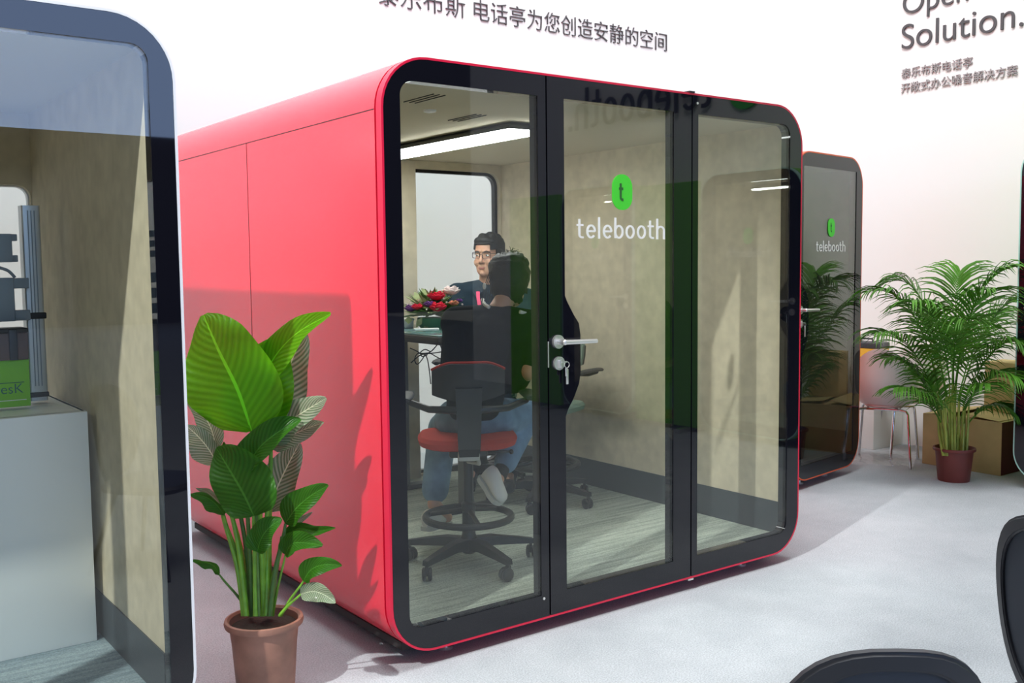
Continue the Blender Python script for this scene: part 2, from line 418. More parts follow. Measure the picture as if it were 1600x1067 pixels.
# rounded brand lettering drawn as strokes (units: x-height = 1)
def stroke_text(word, mb, wt=.135):
    adv = 0; cnt = [0]
    def arc(cx, cz, rx, rz, a0, a1, n=14): return [(cx+rx*cos(radians(a0+(a1-a0)*k/n)), cz+rz*sin(radians(a0+(a1-a0)*k/n))) for k in range(n+1)]
    def stroke(pts):
        n = len(pts); L = []; R = []
        for i, (x, z) in enumerate(pts):
            a = pts[max(i-1, 0)]; b = pts[min(i+1, n-1)]
            dx, dz = b[0]-a[0], b[1]-a[1]; l = sqrt(dx*dx+dz*dz) or 1
            L.append((x-dz/l*wt/2, z+dx/l*wt/2)); R.append((x+dz/l*wt/2, z-dx/l*wt/2))
        cnt[0] += 1; y_ = -.012*(cnt[0] % 3)
        rings = [[(adv+l[0], y_, l[1]), (adv+l[0], .12, l[1]), (adv+r[0], .12, r[1]), (adv+r[0], y_, r[1])] for l, r in zip(L, R)]
        mb.loft(rings)
    for ch in word:
        wd = .62
        if ch == 't':
            stroke([(.16, 1.35), (.16, .35)]+arc(.36, .26, .20, .18, 180, 270, 8)+[(.44, .085)]); stroke([(-.02, .93), (.42, .93)]); wd = .44
        elif ch == 'l': stroke([(.085, 1.5), (.085, .0)]); wd = .17
        elif ch == 'e': stroke([(.08, .52), (.58, .52)]); stroke(arc(.33, .5, .25, .42, 0, 320, 22)); wd = .62
        elif ch == 'b': stroke([(.085, 1.5), (.085, .05)]); stroke(arc(.33, .5, .25, .42, 0, 360, 24)); wd = .62
        elif ch == 'o': stroke(arc(.33, .5, .25, .42, 0, 360, 24)); wd = .64
        elif ch == 'h': stroke([(.085, 1.5), (.085, 0)]); stroke(arc(.33, .62, .245, .30, 180, 0, 14)+[(.575, 0)]); wd = .66
        elif ch == '.': stroke([(.09, 0), (.09, .18)]); wd = .2
        adv += wd+.15
    return adv-.15
def brand(parent, name, mat, width, origin, rz, label=None, xh=None, dep=.006, word='telebooth'):
    mb = MB(); wd = stroke_text(word, mb); s = width/wd; xh = xh or s
    mb.xf(Matrix.Diagonal((s, dep/.12, xh, 1)))
    o = mb.build(name, mat, parent, 0); o.location = origin; o.rotation_euler = (0, 0, rz)
    if label: o['label'] = label
    return o
def pill(parent, x, z, w_, h_, y, dep=.004, rz=0, pos=None):
    o = MB().plate(rr(-w_/2, w_/2, -h_/2, h_/2, w_*.47, 10), [], 0, dep).build('logo', M_logo, parent, 30)
    o.location = pos or (x, y-dep, z); o.rotation_euler = (0, 0, rz); o['label'] = 'green rounded logo badge'
    mb = MB(); stroke_text('t', mb, .2); mb.xf(Matrix.Diagonal((h_*.36, dep, h_*.36, 1)))
    q = mb.build('logo_letter', M_logodark, o, 0); q.location = (-w_*.17, -dep*.12-.0008, -h_*.24)
    return o
sg = thing('wall_lettering', 'big black brand word high on the right wall, mirrored in the red booth door', 'sign', (XR-.001, -3.72, 3.14))
brand(sg, 'brand_word', M_signdark, 2.26, (-.05, 0, 0), -pi/2, xh=.315, dep=.015, word='telebooth.')
t = thing('wall_logo', 'green rounded t badge beside the big brand word on the right wall', 'sign', (XR-.001, -3.33, 3.33))
pill(t, 0, 0, .40, .52, 0, .03, -pi/2, (-.03, 0, 0))

# ------------------------------------------------------------------ booths
def booth(label, loc, rz, W, D, mats, panels, back=None, H=2.3, z0=.06, lamp=True, seams=(), floor_mat=None, group=None, logo=None):
    """mats = shell, rim; panels = list of dict(x0, x1, gx0, gx1, kind, r)"""
    shell_m, rim_m = mats; z1 = z0+H; R = .2
    t = thing('phone_booth', label, 'booth', loc, rz, group)
    T = .08; n = 10
    out = rr(0, W, z0, z1, R, n)
    MB().ring(out, rr(.020, W-.020, z0+.020, z1-.020, R-.020, n), .052, D).build('shell', shell_m, t)
    MB().ring(rr(.012, W-.012, z0+.012, z1-.012, R-.012, n), rr(.05, W-.05, z0+.05, z1-.05, R-.05, n), .02, .06).build('shadow_gap', M_dark, t)
    MB().ring(out, rr(.009, W-.009, z0+.009, z1-.009, R-.009, n), 0, .04).build('rim', rim_m, t)
    zf = z0+T; zc = z1-.085; sk = .17; yb = D-.08
    MB().box(W-T, W-T+.02, .06, yb, zf-.01, zc+.012).build('side_lining', M_felt, t)
    MB().box(T-.02, T, .06, yb, zf-.01, zc+.012).build('side_lining', M_felt, t)
    MB().box(W-T-.006, W-T-.0005, .062, yb-.01, zf, zf+sk).build('skirting', M_skirt, t)
    MB().box(T+.0005, T+.006, .062, yb-.01, zf, zf+sk).build('skirting', M_skirt, t)
    MB().box(T-.012, W-T+.012, .06, yb+.01, zc, zc+.03).build('ceiling_panel', M_ceil, t)
    MB().box(T, W-T, .06, yb, zf-.03, zf).build('floor_panel', floor_mat or M_plank, t)
    MB().box(.1, W-.1, .1, D-.1, z0-.012, z0+.02).build('underframe', M_under, t)
    for fx in (.32, W-.32):
        for fy in (.12, D-.2):
            MB().cyl((fx, fy, .0), (fx, fy, .012), .03, .03).cyl((fx, fy, .01), (fx, fy, z0), .012).build('foot', M_steel, t)
    # front panels
    for i, p in enumerate(panels):
        x0, x1, a, b = p['x0'], p['x1'], p['gx0'], p['gx1']
        first, last = i == 0, i == len(panels)-1
        ri = R-.010
        o = rr(x0 if not first else .010, x1 if not last else W-.010, z0+.010, z1-.010, (ri if first else 0, ri if last else 0, ri if last else 0, ri if first else 0), n)
        gz0, gz1 = p.get('gz0', z0+.105), p.get('gz1', z1-.095)
        rc = .055
        hole = rr(a, b, gz0, gz1, (rc if first else 0, rc if last else 0, rc if last else 0, rc if first else 0), 6)
        isdoor = p['kind'] == 'door'
        if isdoor:                      # frit bulge around the lock (hinge side opposite)
            zc_ = 1.19; bl = .085; hole = []
            hole = [(a, gz0), (b, gz0), (b, gz1), (a, gz1), (a, zc_+.25), (a+.012, zc_+.225), (a+bl*.55, zc_+.17), (a+bl*.9, zc_+.13), (a+bl, zc_+.08),
                    (a+bl, zc_-.08), (a+bl*.9, zc_-.13), (a+bl*.55, zc_-.19), (a+.012, zc_-.24), (a, zc_-.27)]
        f = MB().plate(o, [hole], .0, .055).build('door' if isdoor else 'fixed_panel', M_black, t)
        MB().box(a-.004, b+.004, .004, .012, gz0-.004, gz1+.004).build('glass', p.get('glass', M_glass), f)
        if isdoor:
            hx = p.get('hx', a-.05)
            h = MB().cyl((hx, 0, 1.247), (hx, -.012, 1.247), .029, .029, 28).cyl((hx, -.012, 1.247), (hx, -.05, 1.247), .0125).ball((hx, -.05, 1.247), .0125)
            h.cyl((hx, -.05, 1.247), (hx+.178, -.05, 1.243), .011, .009).build('handle', M_steel, f)['label'] = 'steel lever handle on round plate'
            k = MB().cyl((hx+.004, 0, 1.155), (hx+.004, -.010, 1.155), .029, .029, 28).box(hx-.004, hx+.010, -.02, -.008, 1.135, 1.170, .002).build('lock', M_steel, f)
            k['label'] = 'round steel keyhole plate'
            MB().tube([(hx+.034+.013*cos(q*pi/6), -.022, 1.148+.013*sin(q*pi/6)) for q in range(12)], .0015, 6, True)\
                .box(hx+.006, hx+.034, -.024, -.020, 1.158, 1.164).box(hx+.028, hx+.040, -.026, -.020, 1.065, 1.130, .002).box(hx+.020, hx+.032, -.030, -.026, 1.10, 1.135, .002).build('key_ring', M_steel, k)
            MB().box(x0-.006, x0-.001, -.002, .004, 1.14, 1.25).build('strike_plate', M_steel, f)
            if p.get('logo'):
                lx, lz, s = p['logo']
                pill(f, lx, lz, .119*s, .156*s, .003)
                brand(f, 'brand_word', M_logowhite, .53*s, (lx-.262*s, .0015, lz-.205*s), 0, 'pale lettering on the glass', xh=.062*s, dep=.002)
    # back
    bi = rr(.04, W-.04, z0+.04, z1-.04, R-.04, n)
    if back:
        bx0, bx1, bz0, bz1, br, e = (*back, .022)[:6]
        hole = rr(bx0, bx1, bz0, bz1, br, 8)
        q = MB().plate(bi, [hole], D-.045, D-.005).build('back_frame', M_black, t)
        MB().box(bx0-.003, bx1+.003, D-.03, D-.022, bz0, bz1).build('glass', M_glass, q)
        MB().plate([(T, zf), (W-T, zf), (W-T, zc), (T, zc)], [rr(bx0-e, bx1+e, max(bz0-e, zf+.012), bz1+e, br+e, 8)], D-.08, D-.046).build('back_lining', M_felt, t)
    else:
        MB().plate(bi, [], D-.045, D-.005).build('back_frame', M_black, t)
        MB().box(T, W-T, D-.08, D-.046, zf, zc).build('back_lining', M_felt, t)
    for s in seams: MB().box(*s).build('seam', M_dark, t)
    if lamp:
        big = D > 1.2; cx = W/2-.02 if W > 2 else W/2
        x0_, x1_, y0_, y1_ = (cx-.105, cx+.105, .70, D-.45) if big else (cx-.3, cx+.3, .40, .46)
        h_ = MB().box(x0_-.004, x1_+.004, y0_-.004, y1_+.004, zc-.036, zc-.016, .003).box(x0_+.03, x1_-.03, y0_+.02, y1_-.02, zc-.018, zc+.002).build('light_housing', M_vent, t)
        MB().box(x0_, x1_, y0_, y1_, zc-.050, zc-.034, .003).build('light_diffuser', M_lamp, h_)['label'] = 'white glowing light bar under the ceiling'
    return t

W0, D0 = 2.462, 2.60
red = booth('large red meeting booth with three glass panels, two people inside', (0, 0, 0), 0, W0, D0, (M_red, M_rim),
      [dict(x0=.01, x1=.774, gx0=.081, gx1=.732, kind='fixed'), dict(x0=.782, x1=1.642, gx0=.872, gx1=1.526, kind='door', hx=.828, logo=(1.204, 1.888, 1)),
       dict(x0=1.650, x1=2.452, gx0=1.688, gx1=2.362, kind='fixed')],
      back=(1.45, 2.345, .175, 2.20, .075),
      seams=[(-.0012, .01, .055, D0-.002, 2.1565, 2.1595), (-.0012, .01, 1.2865, 1.2895, .26, 2.157)])
MB().box(1.42, 1.645, D0-.125, D0-.079, .14, 2.262).build('back_post', M_felt, red)
for (vx, vy) in ((.42, .36), (.88, .72)):
    for k in range(3): MB().box(vx-.04+k*.028, vx-.036+k*.028, vy-.12, vy+.12, 2.2715, 2.2755).build('vent_slot', M_vent, red)
MB().lathe([(.03, 0), (.028, -.008), (.012, -.012)], (.60, .62, 2.275)).build('detector', M_white, red)
MB().lathe([(.006, 0), (.006, .004)], (0, 0, 0), 10).xf(Matrix.Translation((.742, -.001, .152)) @ Matrix.Rotation(pi/2, 4, 'X')).build('screw_cap', M_steel, red)
MB().lathe([(.006, 0), (.006, .004)], (0, 0, 0), 10).xf(Matrix.Translation((1.678, -.001, 2.315)) @ Matrix.Rotation(pi/2, 4, 'X')).build('screw_cap', M_steel, red)
MB().box(1.625, 1.66, -.004, .03, 2.36, 2.368).build('hinge', M_dark, red)
MB().box(1.625, 1.66, -.004, .03, .052, .06).build('hinge', M_steel, red)

WL, DL = 1.9, 1.85
wbooth = booth('white booth at the left edge with a white cabinet and green bag inside', (-.78-WL, -.08, 0), 0, WL, DL, (M_white, M_white),
      [dict(x0=.01, x1=.84, gx0=.1, gx1=.76, kind='door', hx=.055), dict(x0=.848, x1=WL-.01, gx0=.93, gx1=WL-.084, kind='fixed')],
      back=(.95, WL-.092, .2, 1.95, .05, .006), lamp=False, floor_mat=M_bluefloor)
for ch in wbooth.children:
    if ch.name.startswith('back_frame'): ch.data.materials[0] = M_white
MB().box(.25, .40, .12, .55, 2.23, 2.262, .004).build('interior_fill', M_fillpanel, wbooth)  # unseen glowing slab added to brighten the booth interior and cabinet front
oth = .157; WO, DO = 1.0, 1.05
booth('small orange-rimmed phone booth with one dark door, right of the large red booth', (4.66-WO*cos(oth), 1.135-WO*sin(oth), 0), oth, WO, DO, (M_orange, M_orange),
      [dict(x0=.01, x1=WO-.01, gx0=.12, gx1=WO-.10, kind='door', hx=.078, logo=(.52, 1.81, .82), gz0=.17, gz1=2.22, glass=M_glassshade)], lamp=False, H=2.26)
for (yy, lab) in ((.15, 'black-fronted phone booth with pale green rim at the right edge'), (-1.93, 'dark-glass phone booth by the right wall, mirrored in the right pane of the red booth'),
                  (-3.93, 'dark-glass phone booth farther along the right wall, mirrored in the red booth door')):
    booth(lab, (5.0, yy, 0), -pi/2, 1.1, .92, (M_green, M_teal), [dict(x0=.01, x1=1.09, gx0=.13, gx1=.97, kind='door', hx=.085, logo=(.55, 1.80, .9))], lamp=yy < 0)
for (y0_, y1_, lab) in ((-3.88, -3.08, 'lime green display board between the two mirrored booths'), (-5.95, -5.08, 'lime green display board past the farther mirrored booth')):
    d = MB().box(5.0, 5.06, y0_, y1_, .04, 2.32, .01).build('display_board', M_green); tag(d, lab, 'display board')
    for fy in (y0_+.11, y1_-.11): MB().box(4.85, 5.25, fy-.03, fy+.03, 0, .04).build('foot', M_steel, d)

# ------------------------------------------------------------------ chairs inside the red booth
ZF = .14
def swivel_chair(label, loc, rz, fabric, seat_z=.62, piping=True, group=None, phase=0.0, arm_yaw=0):
    """faces local +y, back at -y"""
    t = thing('drafting_chair', label, 'chair', loc, rz, group)
    for k in range(5):
        a = phase+k*2*pi/5; c, s_ = cos(a), sin(a)
        R = Matrix.Rotation(a, 4, 'Z')
        f = MB().loft([[R @ Vector((r, w_, z)) for w_, z in ((-hw_, zc_-h_), (hw_, zc_-h_), (hw_*.8, zc_+h_), (-hw_*.8, zc_+h_))] for r, hw_, zc_, h_ in
                       ((.02, .034, .105, .028), (.12, .028, .112, .022), (.24, .022, .098, .016), (.325, .018, .086, .012))]).build('base_leg', M_plastic, t)
        w_ = MB(); sw = a+1.1+k*.9
        R2 = Matrix.Translation((.315*c, .315*s_, 0)) @ Matrix.Rotation(sw, 4, 'Z')
        for sd in (-1, 1):
            w_.lathe([(.002, -.010), (.024, -.010), (.030, -.005), (.030, .005), (.024, .010), (.002, .010)], (0, 0, 0), 20)
        w_.b.clear(); w_ = MB()
        for sd in (-.014, .014):
            q = MB(); q.lathe([(.002, -.009), (.024, -.009), (.031, -.004), (.031, .004), (.024, .009), (.002, .009)], (0, 0, 0), 20)
            q.xf(R2 @ Matrix.Translation((.012, sd, .031)) @ Matrix.Rotation(pi/2, 4, 'X'))
            me = bpy.data.meshes.new('tmp'); q.b.to_mesh(me); q.b.free(); w_.b.from_mesh(me); bpy.data.meshes.remove(me)
        w_.box(-.012, .016, -.006, .006, .028, .070, .003, R2).cyl(R2 @ Vector((0, 0, .06)), R2 @ Vector((0, 0, .082)), .008)
        w_.build('caster', M_plastic, f)
    MB().lathe([(.03, .06), (.045, .075), (.045, .13), (.032, .15), (.030, .26), (.034, .265), (.034, .30), (.022, .31), (.022, seat_z-.12), (.018, seat_z-.09)]).build('gas_lift', M_plastic, t)
    fr = MB(); rz_ = .235
    fr.tube([(.205*cos(q*pi/18), .205*sin(q*pi/18), rz_) for q in range(36)], .017, 10, True)
    for k in range(3):
        a = phase+k*2*pi/3+.5
        fr.cyl((.03*cos(a), .03*sin(a), rz_+.03), (.2*cos(a), .2*sin(a), rz_), .012, .010)
    fr.build('foot_ring', M_plastic, t)
    me = MB().box(-.09, .09, -.12, .11, seat_z-.085, seat_z-.045, .012).box(-.045, .045, -.06, .06, seat_z-.115, seat_z-.08, .01).build('mechanism', M_plastic, t)
    MB().box(-.05, .05, -.20, -.10, seat_z-.085, seat_z-.045, .008).tube([(.04, -.15, seat_z-.08), (.05, -.08, seat_z-.12), (0, -.02, seat_z-.12)], .010).build('bracket', M_pale, me)['label'] = 'warm grey bracket under the seat'
    MB().cyl((.05, .0, seat_z-.075), (.20, .02, seat_z-.085), .006).ball((.21, .02, seat_z-.086), .012).build('lever', M_plastic, me)
    st = MB(); rings = []
    for z, sx, sy in ((-.040, .205, .195), (-.030, .228, .218), (-.005, .236, .226), (.012, .222, .212), (.018, .17, .16)):
        rings.append([(sx*math.copysign(abs(cos(q))**.62, cos(q)), .02+sy*math.copysign(abs(sin(q))**.62, sin(q)), seat_z+z-.004*(sin(q)**2)) for q in [k*2*pi/36 for k in range(36)]])
    st.loft(rings).build('seat', fabric, t)
    bk = MB(); rb = []
    for i in range(15):       # curved shell back
        u = -1+2*i/14
        rb.append(u)
    def shell(off, th):
        m = MB(); L = []
        for i in range(17):
            u = -1+2*i/16; x = .165*u; yy = -.235+.05*u*u+off
            top = 1.0-.16*max(0, abs(u)-.45)**1.6*3.2; 
            z0_ = seat_z+.195+.03*u*u; z1_ = seat_z+.195+.175*top
            L.append([(x, yy-th, z0_), (x, yy+th, z0_), (x, yy+th*1.2-.02, (z0_+z1_)/2), (x, yy+th-.03, z1_), (x, yy-th-.03, z1_), (x, yy-th*1.2-.02, (z0_+z1_)/2)])
        return m.loft(L)
    b_ = shell(-.012, .010).build('backrest', M_plastic, t)
    shell(.008, .012).build('back_pad', fabric, b_)
    P = [(.165*u, -.235+.05*u*u-.032, seat_z+.199+.175*(1.0-.16*max(0, abs(u)-.45)**1.6*3.2)) for u in [-1+2*i/24 for i in range(25)]]
    MB().tube(P, .0065, 8).build('piping', fabric, b_)
    MB().loft([[(x*w_, y, z) for x, y in ((-1, y0_-.012), (1, y0_-.012), (1, y0_+.012), (-1, y0_+.012))] for z, w_, y0_ in
               ((seat_z-.065, .045, -.19), (seat_z-.02, .05, -.245), (seat_z+.10, .055, -.262), (seat_z+.26, .06, -.272))]).build('back_stem', M_plastic, t)
    for sd in (-1, 1):
        a_ = MB().tube([(sd*.05, -.262, seat_z+.16), (sd*.18, -.24, seat_z+.165), (sd*.27, -.17, seat_z+.19)], [.018, .016, .014], 10).build('armrest', M_plastic, t)
        q = MB(); rg = []
        for yy, hw_, zz in ((-.20, .018, 0), (-.17, .032, .004), (-.05, .04, .006), (.05, .036, .004), (.085, .018, 0)):
            rg.append([(sd*.285+hw_*cos(k*pi/8), yy, seat_z+.20+zz+.011*sin(k*pi/8)) for k in range(16)])
        q.loft(rg).build('arm_pad', M_darkgrey, a_)
    return t
wc = swivel_chair('red-seated drafting chair the person in black sits on', (.79, .635, ZF), -.56, M_seatred, .625, phase=.25)
gc = swivel_chair('drafting chair with sage green fabric, empty, behind the door handle', (1.86, 1.40, ZF), 1.95, M_sage, .60, phase=.55)
mc = swivel_chair('drafting chair carrying the man in glasses behind the table', (1.88, 2.08, ZF), 2.45, M_sage, .60, phase=.1)

# ------------------------------------------------------------------ table and what is on it
TZ = 1.19
t = thing('high_table', 'high meeting table with dark edge and green glass top', 'table', (1.37, 1.88, ZF))
h = TZ-ZF
MB().box(-.29, .25, -.54, .50, h-.036, h-.008, .006).build('tabletop', M_tableedge, t)
MB().box(-.285, .245, -.535, .495, h-.008, h, .002).build('glass_top', M_tabletop, t)['label'] = 'thin green glass sheet'
for yy in (-.36, .36):
    MB().box(-.03, .03, yy-.04, yy+.04, .03, h-.036, .006).build('leg', M_grey, t)
    MB().box(-.22, .20, yy-.045, yy+.045, 0, .03, .008).build('base_bar', M_plastic, t)
MB().box(-.02, .02, -.33, .33, h-.09, h-.045).build('cross_bar', M_plastic, t)

def curl(c, r, n=24, ph=0, tilt=.5, w_=1.6):
    return [Vector(c)+Vector((r*w_*cos(ph+k*2*pi/n)*.6, r*w_*cos(ph+k*2*pi/n)*.8, r*sin(ph+k*2*pi/n)+tilt*r*cos(ph+k*2*pi/n))) for k in range(n)]
def pxpath(pts, d): return [at(x, y, d+dd) for x, y, dd in pts]
def smooth_path(P, n=8):
    P = [Vector(p) for p in P]; out = []
    for i in range(len(P)-1):
        p0 = P[max(i-1, 0)]; p1 = P[i]; p2 = P[i+1]; p3 = P[min(i+2, len(P)-1)]
        for k in range(n):
            u = k/n
            out.append(.5*((2*p1)+(p2-p0)*u+(2*p0-5*p1+4*p2-p3)*u*u+(3*p1-p0-3*p2+p3)*u**3))
    return out+[P[-1]]
DC = 5.95
cb = MB()
for pts in ([(690, 527, 0), (682, 540, 0), (672, 550, 0), (660, 553, 0), (650, 548, .02), (641, 544, .05)],
            [(684, 529, 0), (691, 548, 0), (690, 560, 0), (683, 558, 0), (672, 552, 0), (662, 552, 0), (652, 553, 0), (648, 562, 0), (652, 569, 0), (660, 561, 0), (664, 552, 0)],
            [(700, 548, 0), (682, 551, 0), (664, 553, 0), (655, 556, 0), (642, 567, 0)],
            [(664, 552, .01), (668, 562, 0), (671, 580, 0), (673, 600, 0)],
            [(672, 549, 0), (664, 546, .01), (657, 551, 0), (660, 557, .01), (668, 554, 0)]):
    cb.tube(smooth_path(pxpath(pts, DC)), .0035, 6)
tag(cb.build('cable_bundle', M_cable), 'tied bundle of black cables hanging under the glass table', 'cable')

# bouquet
rnd = random.Random(3)
fc = onz(676, 512, TZ)
bq = thing('flower_arrangement', 'table bouquet of red, purple and white flowers in green wrap', 'flowers', (fc.x, fc.y, TZ))
MB().lathe([(.075, 0), (.09, .02), (.095, .06), (.09, .065), (.06, .06)], (0, 0, 0), 24).build('wrap_pot', M_basket, bq)
def rose(c, r, mat, name='rose'):
    m = MB()
    m.ball(c, r*.45, (1, 1, 1.1), u=10, v=8)
    for ring_, (n, rr_, ht) in enumerate(((4, .5, .15), (5, .75, .05), (7, 1.0, -.1))):
        for k in range(n):
            a = k*2*pi/n+ring_*.7+rnd.random()*.3
            d = Vector((cos(a), sin(a), 0))
            M = Matrix.Translation(Vector(c)+d*r*rr_*.62+Vector((0, 0, r*ht))) @ Matrix.Rotation(a, 4, 'Z') @ Matrix.Rotation(.5+.25*ring_, 4, 'Y')
            q = bmesh.ops.create_uvsphere(m.b, u_segments=8, v_segments=6, radius=1)
            bmesh.ops.transform(m.b, matrix=M @ Matrix.Diagonal((r*.16, r*.52, r*.55, 1)), verts=q['verts'])
    return m.build(name, mat, bq)
def fl(x, y, dd=0): return local(bq, at(x, y, DB+dd))
DB = (Vector(fc)+Vector((0, 0, .12))-CAM).dot(CF)
for x, y, dd, r, mt in ((682, 463, -.05, .045, M_rosered), (684, 480, -.10, .045, M_rosered), (642, 482, -.06, .034, M_rosepurple), (652, 480, -.09, .03, M_rosered), (671, 476, -.10, .03, M_rosepurple), (705, 455, -.02, .045, M_rosewhite), (709, 474, -.06, .026, M_roseorange), (717, 470, -.03, .02, M_rosepurple)):
    rose(fl(x, y, dd-.03), r*1.2, mt)
lf = MB(); lp = MB()
for k in range(210):
    a = rnd.random()*2*pi; el = rnd.uniform(-.15, 1.3); L = rnd.uniform(.10, .25)
    d = Vector((cos(a)*cos(el), sin(a)*cos(el), sin(el)*.75))
    p0 = Vector((0, 0, .08))+d*rnd.uniform(.02, .05); p1 = Vector((0, 0, .08))+d*L
    sd = d.cross(Vector((0, 0, 1))).normalized()*rnd.uniform(.014, .030); mid = (p0+p1)/2+Vector((0, 0, .012))
    m = lf if rnd.random() < .72 else lp
    vs = [m.b.verts.new(p) for p in (p0, mid+sd, p1, mid-sd)]; vs2 = [m.b.verts.new(p-Vector((0, 0, .0015))) for p in (p0, mid+sd, p1, mid-sd)]
    m.b.faces.new(vs); m.b.faces.new(vs2[::-1])
    for i in range(4): m.b.faces.new((vs[i], vs2[i], vs2[(i+1) % 4], vs[(i+1) % 4]))
for (x, y, x1, y1, wd) in ((668, 462, 658, 450, .02), (655, 470, 647, 456, .022), (665, 470, 650, 466, .018), (645, 500, 632, 500, .025), (690, 470, 695, 450, .02), (660, 495, 650, 512, .02), (670, 505, 662, 512, .015)):
    p0 = fl(x, y, -.08); p1 = fl(x1, y1, -.06); d = (p1-p0); sd = d.cross(Vector(CF)).normalized()*wd; mid = (p0+p1)/2
    vs = [lp.b.verts.new(p) for p in (p0, mid+sd, p1, mid-sd)]; vs2 = [lp.b.verts.new(p+Vector(CF)*.002) for p in (p0, mid+sd, p1, mid-sd)]
    lp.b.faces.new(vs); lp.b.faces.new(vs2[::-1])
    for i in range(4): lp.b.faces.new((vs[i], vs2[i], vs2[(i+1) % 4], vs[(i+1) % 4]))
lf.build('foliage', M_foliage, bq, 0); lp.build('foliage', M_foliagepale, bq, 0)['label'] = 'paler leaves of the bouquet'
bb = MB()
for k in range(40):
    a = rnd.random()*2*pi; el = rnd.uniform(.2, 1.3); L = rnd.uniform(.15, .21)
    bb.ball((cos(a)*cos(el)*L, sin(a)*cos(el)*L, .08+sin(el)*L*.75), rnd.uniform(.004, .007), u=6, v=4)
bb.build('filler_blossom', M_rosewhite, bq)['kind'] = 'stuff'
ph = onz(666, 514, TZ)
o = MB().box(-.075, .075, -.036, .036, 0, .009, .003).build('mobile_phone', M_phone); o.location = (ph.x-.03, ph.y-.05, TZ); o.rotation_euler = (0, 0, -.5)
tag(o, 'white mobile phone lying on the glass table before the flowers', 'phone')
bx = onz(640, 512, TZ)
t = thing('tissue_box', 'low white box on the glass table beside the bouquet', 'box', (bx.x-.0, bx.y+.06, TZ), -.4)
MB().box(-.075, .05, -.06, .06, 0, .045, .006).build('box_body', M_tissue, t)
MB().box(-.08, .055, -.065, .065, .045, .058, .004).build('lid', M_tissue, t)

# ------------------------------------------------------------------ people
HEADSEC = [(0, .066, .030, .026), (.012, .083, .0, .043), (.03, .090, -.03, .056), (.05, .089, -.05, .064), (.08, .088, -.078, .071), (.105, .087, -.092, .074),
           (.13, .086, -.100, .0755), (.155, .089, -.104, .0765), (.18, .083, -.102, .0745), (.203, .066, -.090, .066), (.22, .042, -.066, .050), (.230, .012, -.034, .028)]
def head_ring(i, grow=0.0, n=28):
    h, f, b, hw = HEADSEC[i]
    cy = (f+b)/2; ry = (f-b)/2+grow; rx = hw+grow
    return [(rx*sin(q*2*pi/n), cy+ry*math.copysign(abs(cos(q*2*pi/n))**.88, cos(q*2*pi/n)), h-.115+(grow if i > 7 else 0)) for q in range(n)]
def head_mesh(mb, M):
    m = MB(); m.loft([head_ring(i) for i in range(len(HEADSEC))])
    Z = -.115
    m.cap((0, .084, .128+Z), (0, .102, .088+Z), .007, .012)                    # nose
    m.ball((-.011, .092, .083+Z), .008); m.ball((.011, .092, .083+Z), .008)
    m.cap((-.045, .076, .147+Z), (-.012, .086, .146+Z), .008); m.cap((.045, .076, .147+Z), (.012, .086, .146+Z), .008)
    m.ball((-.036, .058, .080+Z), .030); m.ball((.036, .058, .080+Z), .030)     # cheeks
    m.cap((-.017, .083, .057+Z), (.017, .083, .057+Z), .0085); m.cap((-.013, .083, .045+Z), (.013, .083, .045+Z), .0085)
    m.ball((0, .078, .018+Z), .018)
    for sd in (-1, 1):
        m.ball((sd*.076, -.012, .105+Z), .03, (.28, .62, 1.0)); m.ball((sd*.078, -.006, .085+Z), .012, (.5, .8, 1))
    m.xf(M); me = bpy.data.meshes.new('h'); bmesh.ops.recalc_face_normals(m.b, faces=m.b.faces[:]); m.b.to_mesh(me); m.b.free(); mb.b.from_mesh(me); bpy.data.meshes.remove(me)
def hair_mesh(M, grow, line, mat, parent, seed=0, n=28, name='hair', jag=.006):
    """line(angle 0..pi from the face round to the back) -> lowest height"""
    m = MB(); rows = len(HEADSEC); sub = 4; ang = [q*2*pi/n for q in range(n)]
    G = []
    for j in range((rows-1)*sub+1):
        i, fr_ = divmod(j, sub); a = head_ring(i, grow); b = head_ring(min(i+1, rows-1), grow)
        f = fr_/sub; ring_ = []
        for q in range(n):
            p = Vector(a[q]).lerp(Vector(b[q]), f)
            k = noise.noise(p*38+Vector((seed, 0, 0)))*jag+noise.noise(Vector((p.x*90, p.y*90, p.z*14+seed)))*jag*.6
            ctr = Vector((0, -.01, p.z*.4)); p += (p-ctr).normalized()*k
            ring_.append(p)
        G.append(ring_)
    V = [[m.b.verts.new(p) for p in r] for r in G]
    for j in range(len(V)-1):
        for q in range(n):
            a = ang[q]; a = min(a, 2*pi-a)
            if V[j][q].co.z+.115 >= line(a): m.b.faces.new((V[j][q], V[j][(q+1) % n], V[j+1][(q+1) % n], V[j+1][q]))
    m.b.faces.new(V[-1])
    for v in [v for v in m.b.verts if not v.link_faces]: m.b.verts.remove(v)
    bmesh.ops.recalc_face_normals(m.b, faces=m.b.faces[:])
    bmesh.ops.solidify(m.b, geom=m.b.faces[:], thickness=.012)
    m.xf(M); return m.build(name, mat, parent, 60)
def frame_from(pos, fwd, up=(0, 0, 1), s=1.0):
    f = Vector(fwd).normalized(); r = f.cross(Vector(up)).normalized(); u = r.cross(f)
    return Matrix(((r.x*s, f.x*s, u.x*s, pos[0]), (r.y*s, f.y*s, u.y*s, pos[1]), (r.z*s, f.z*s, u.z*s, pos[2]), (0, 0, 0, 1)))
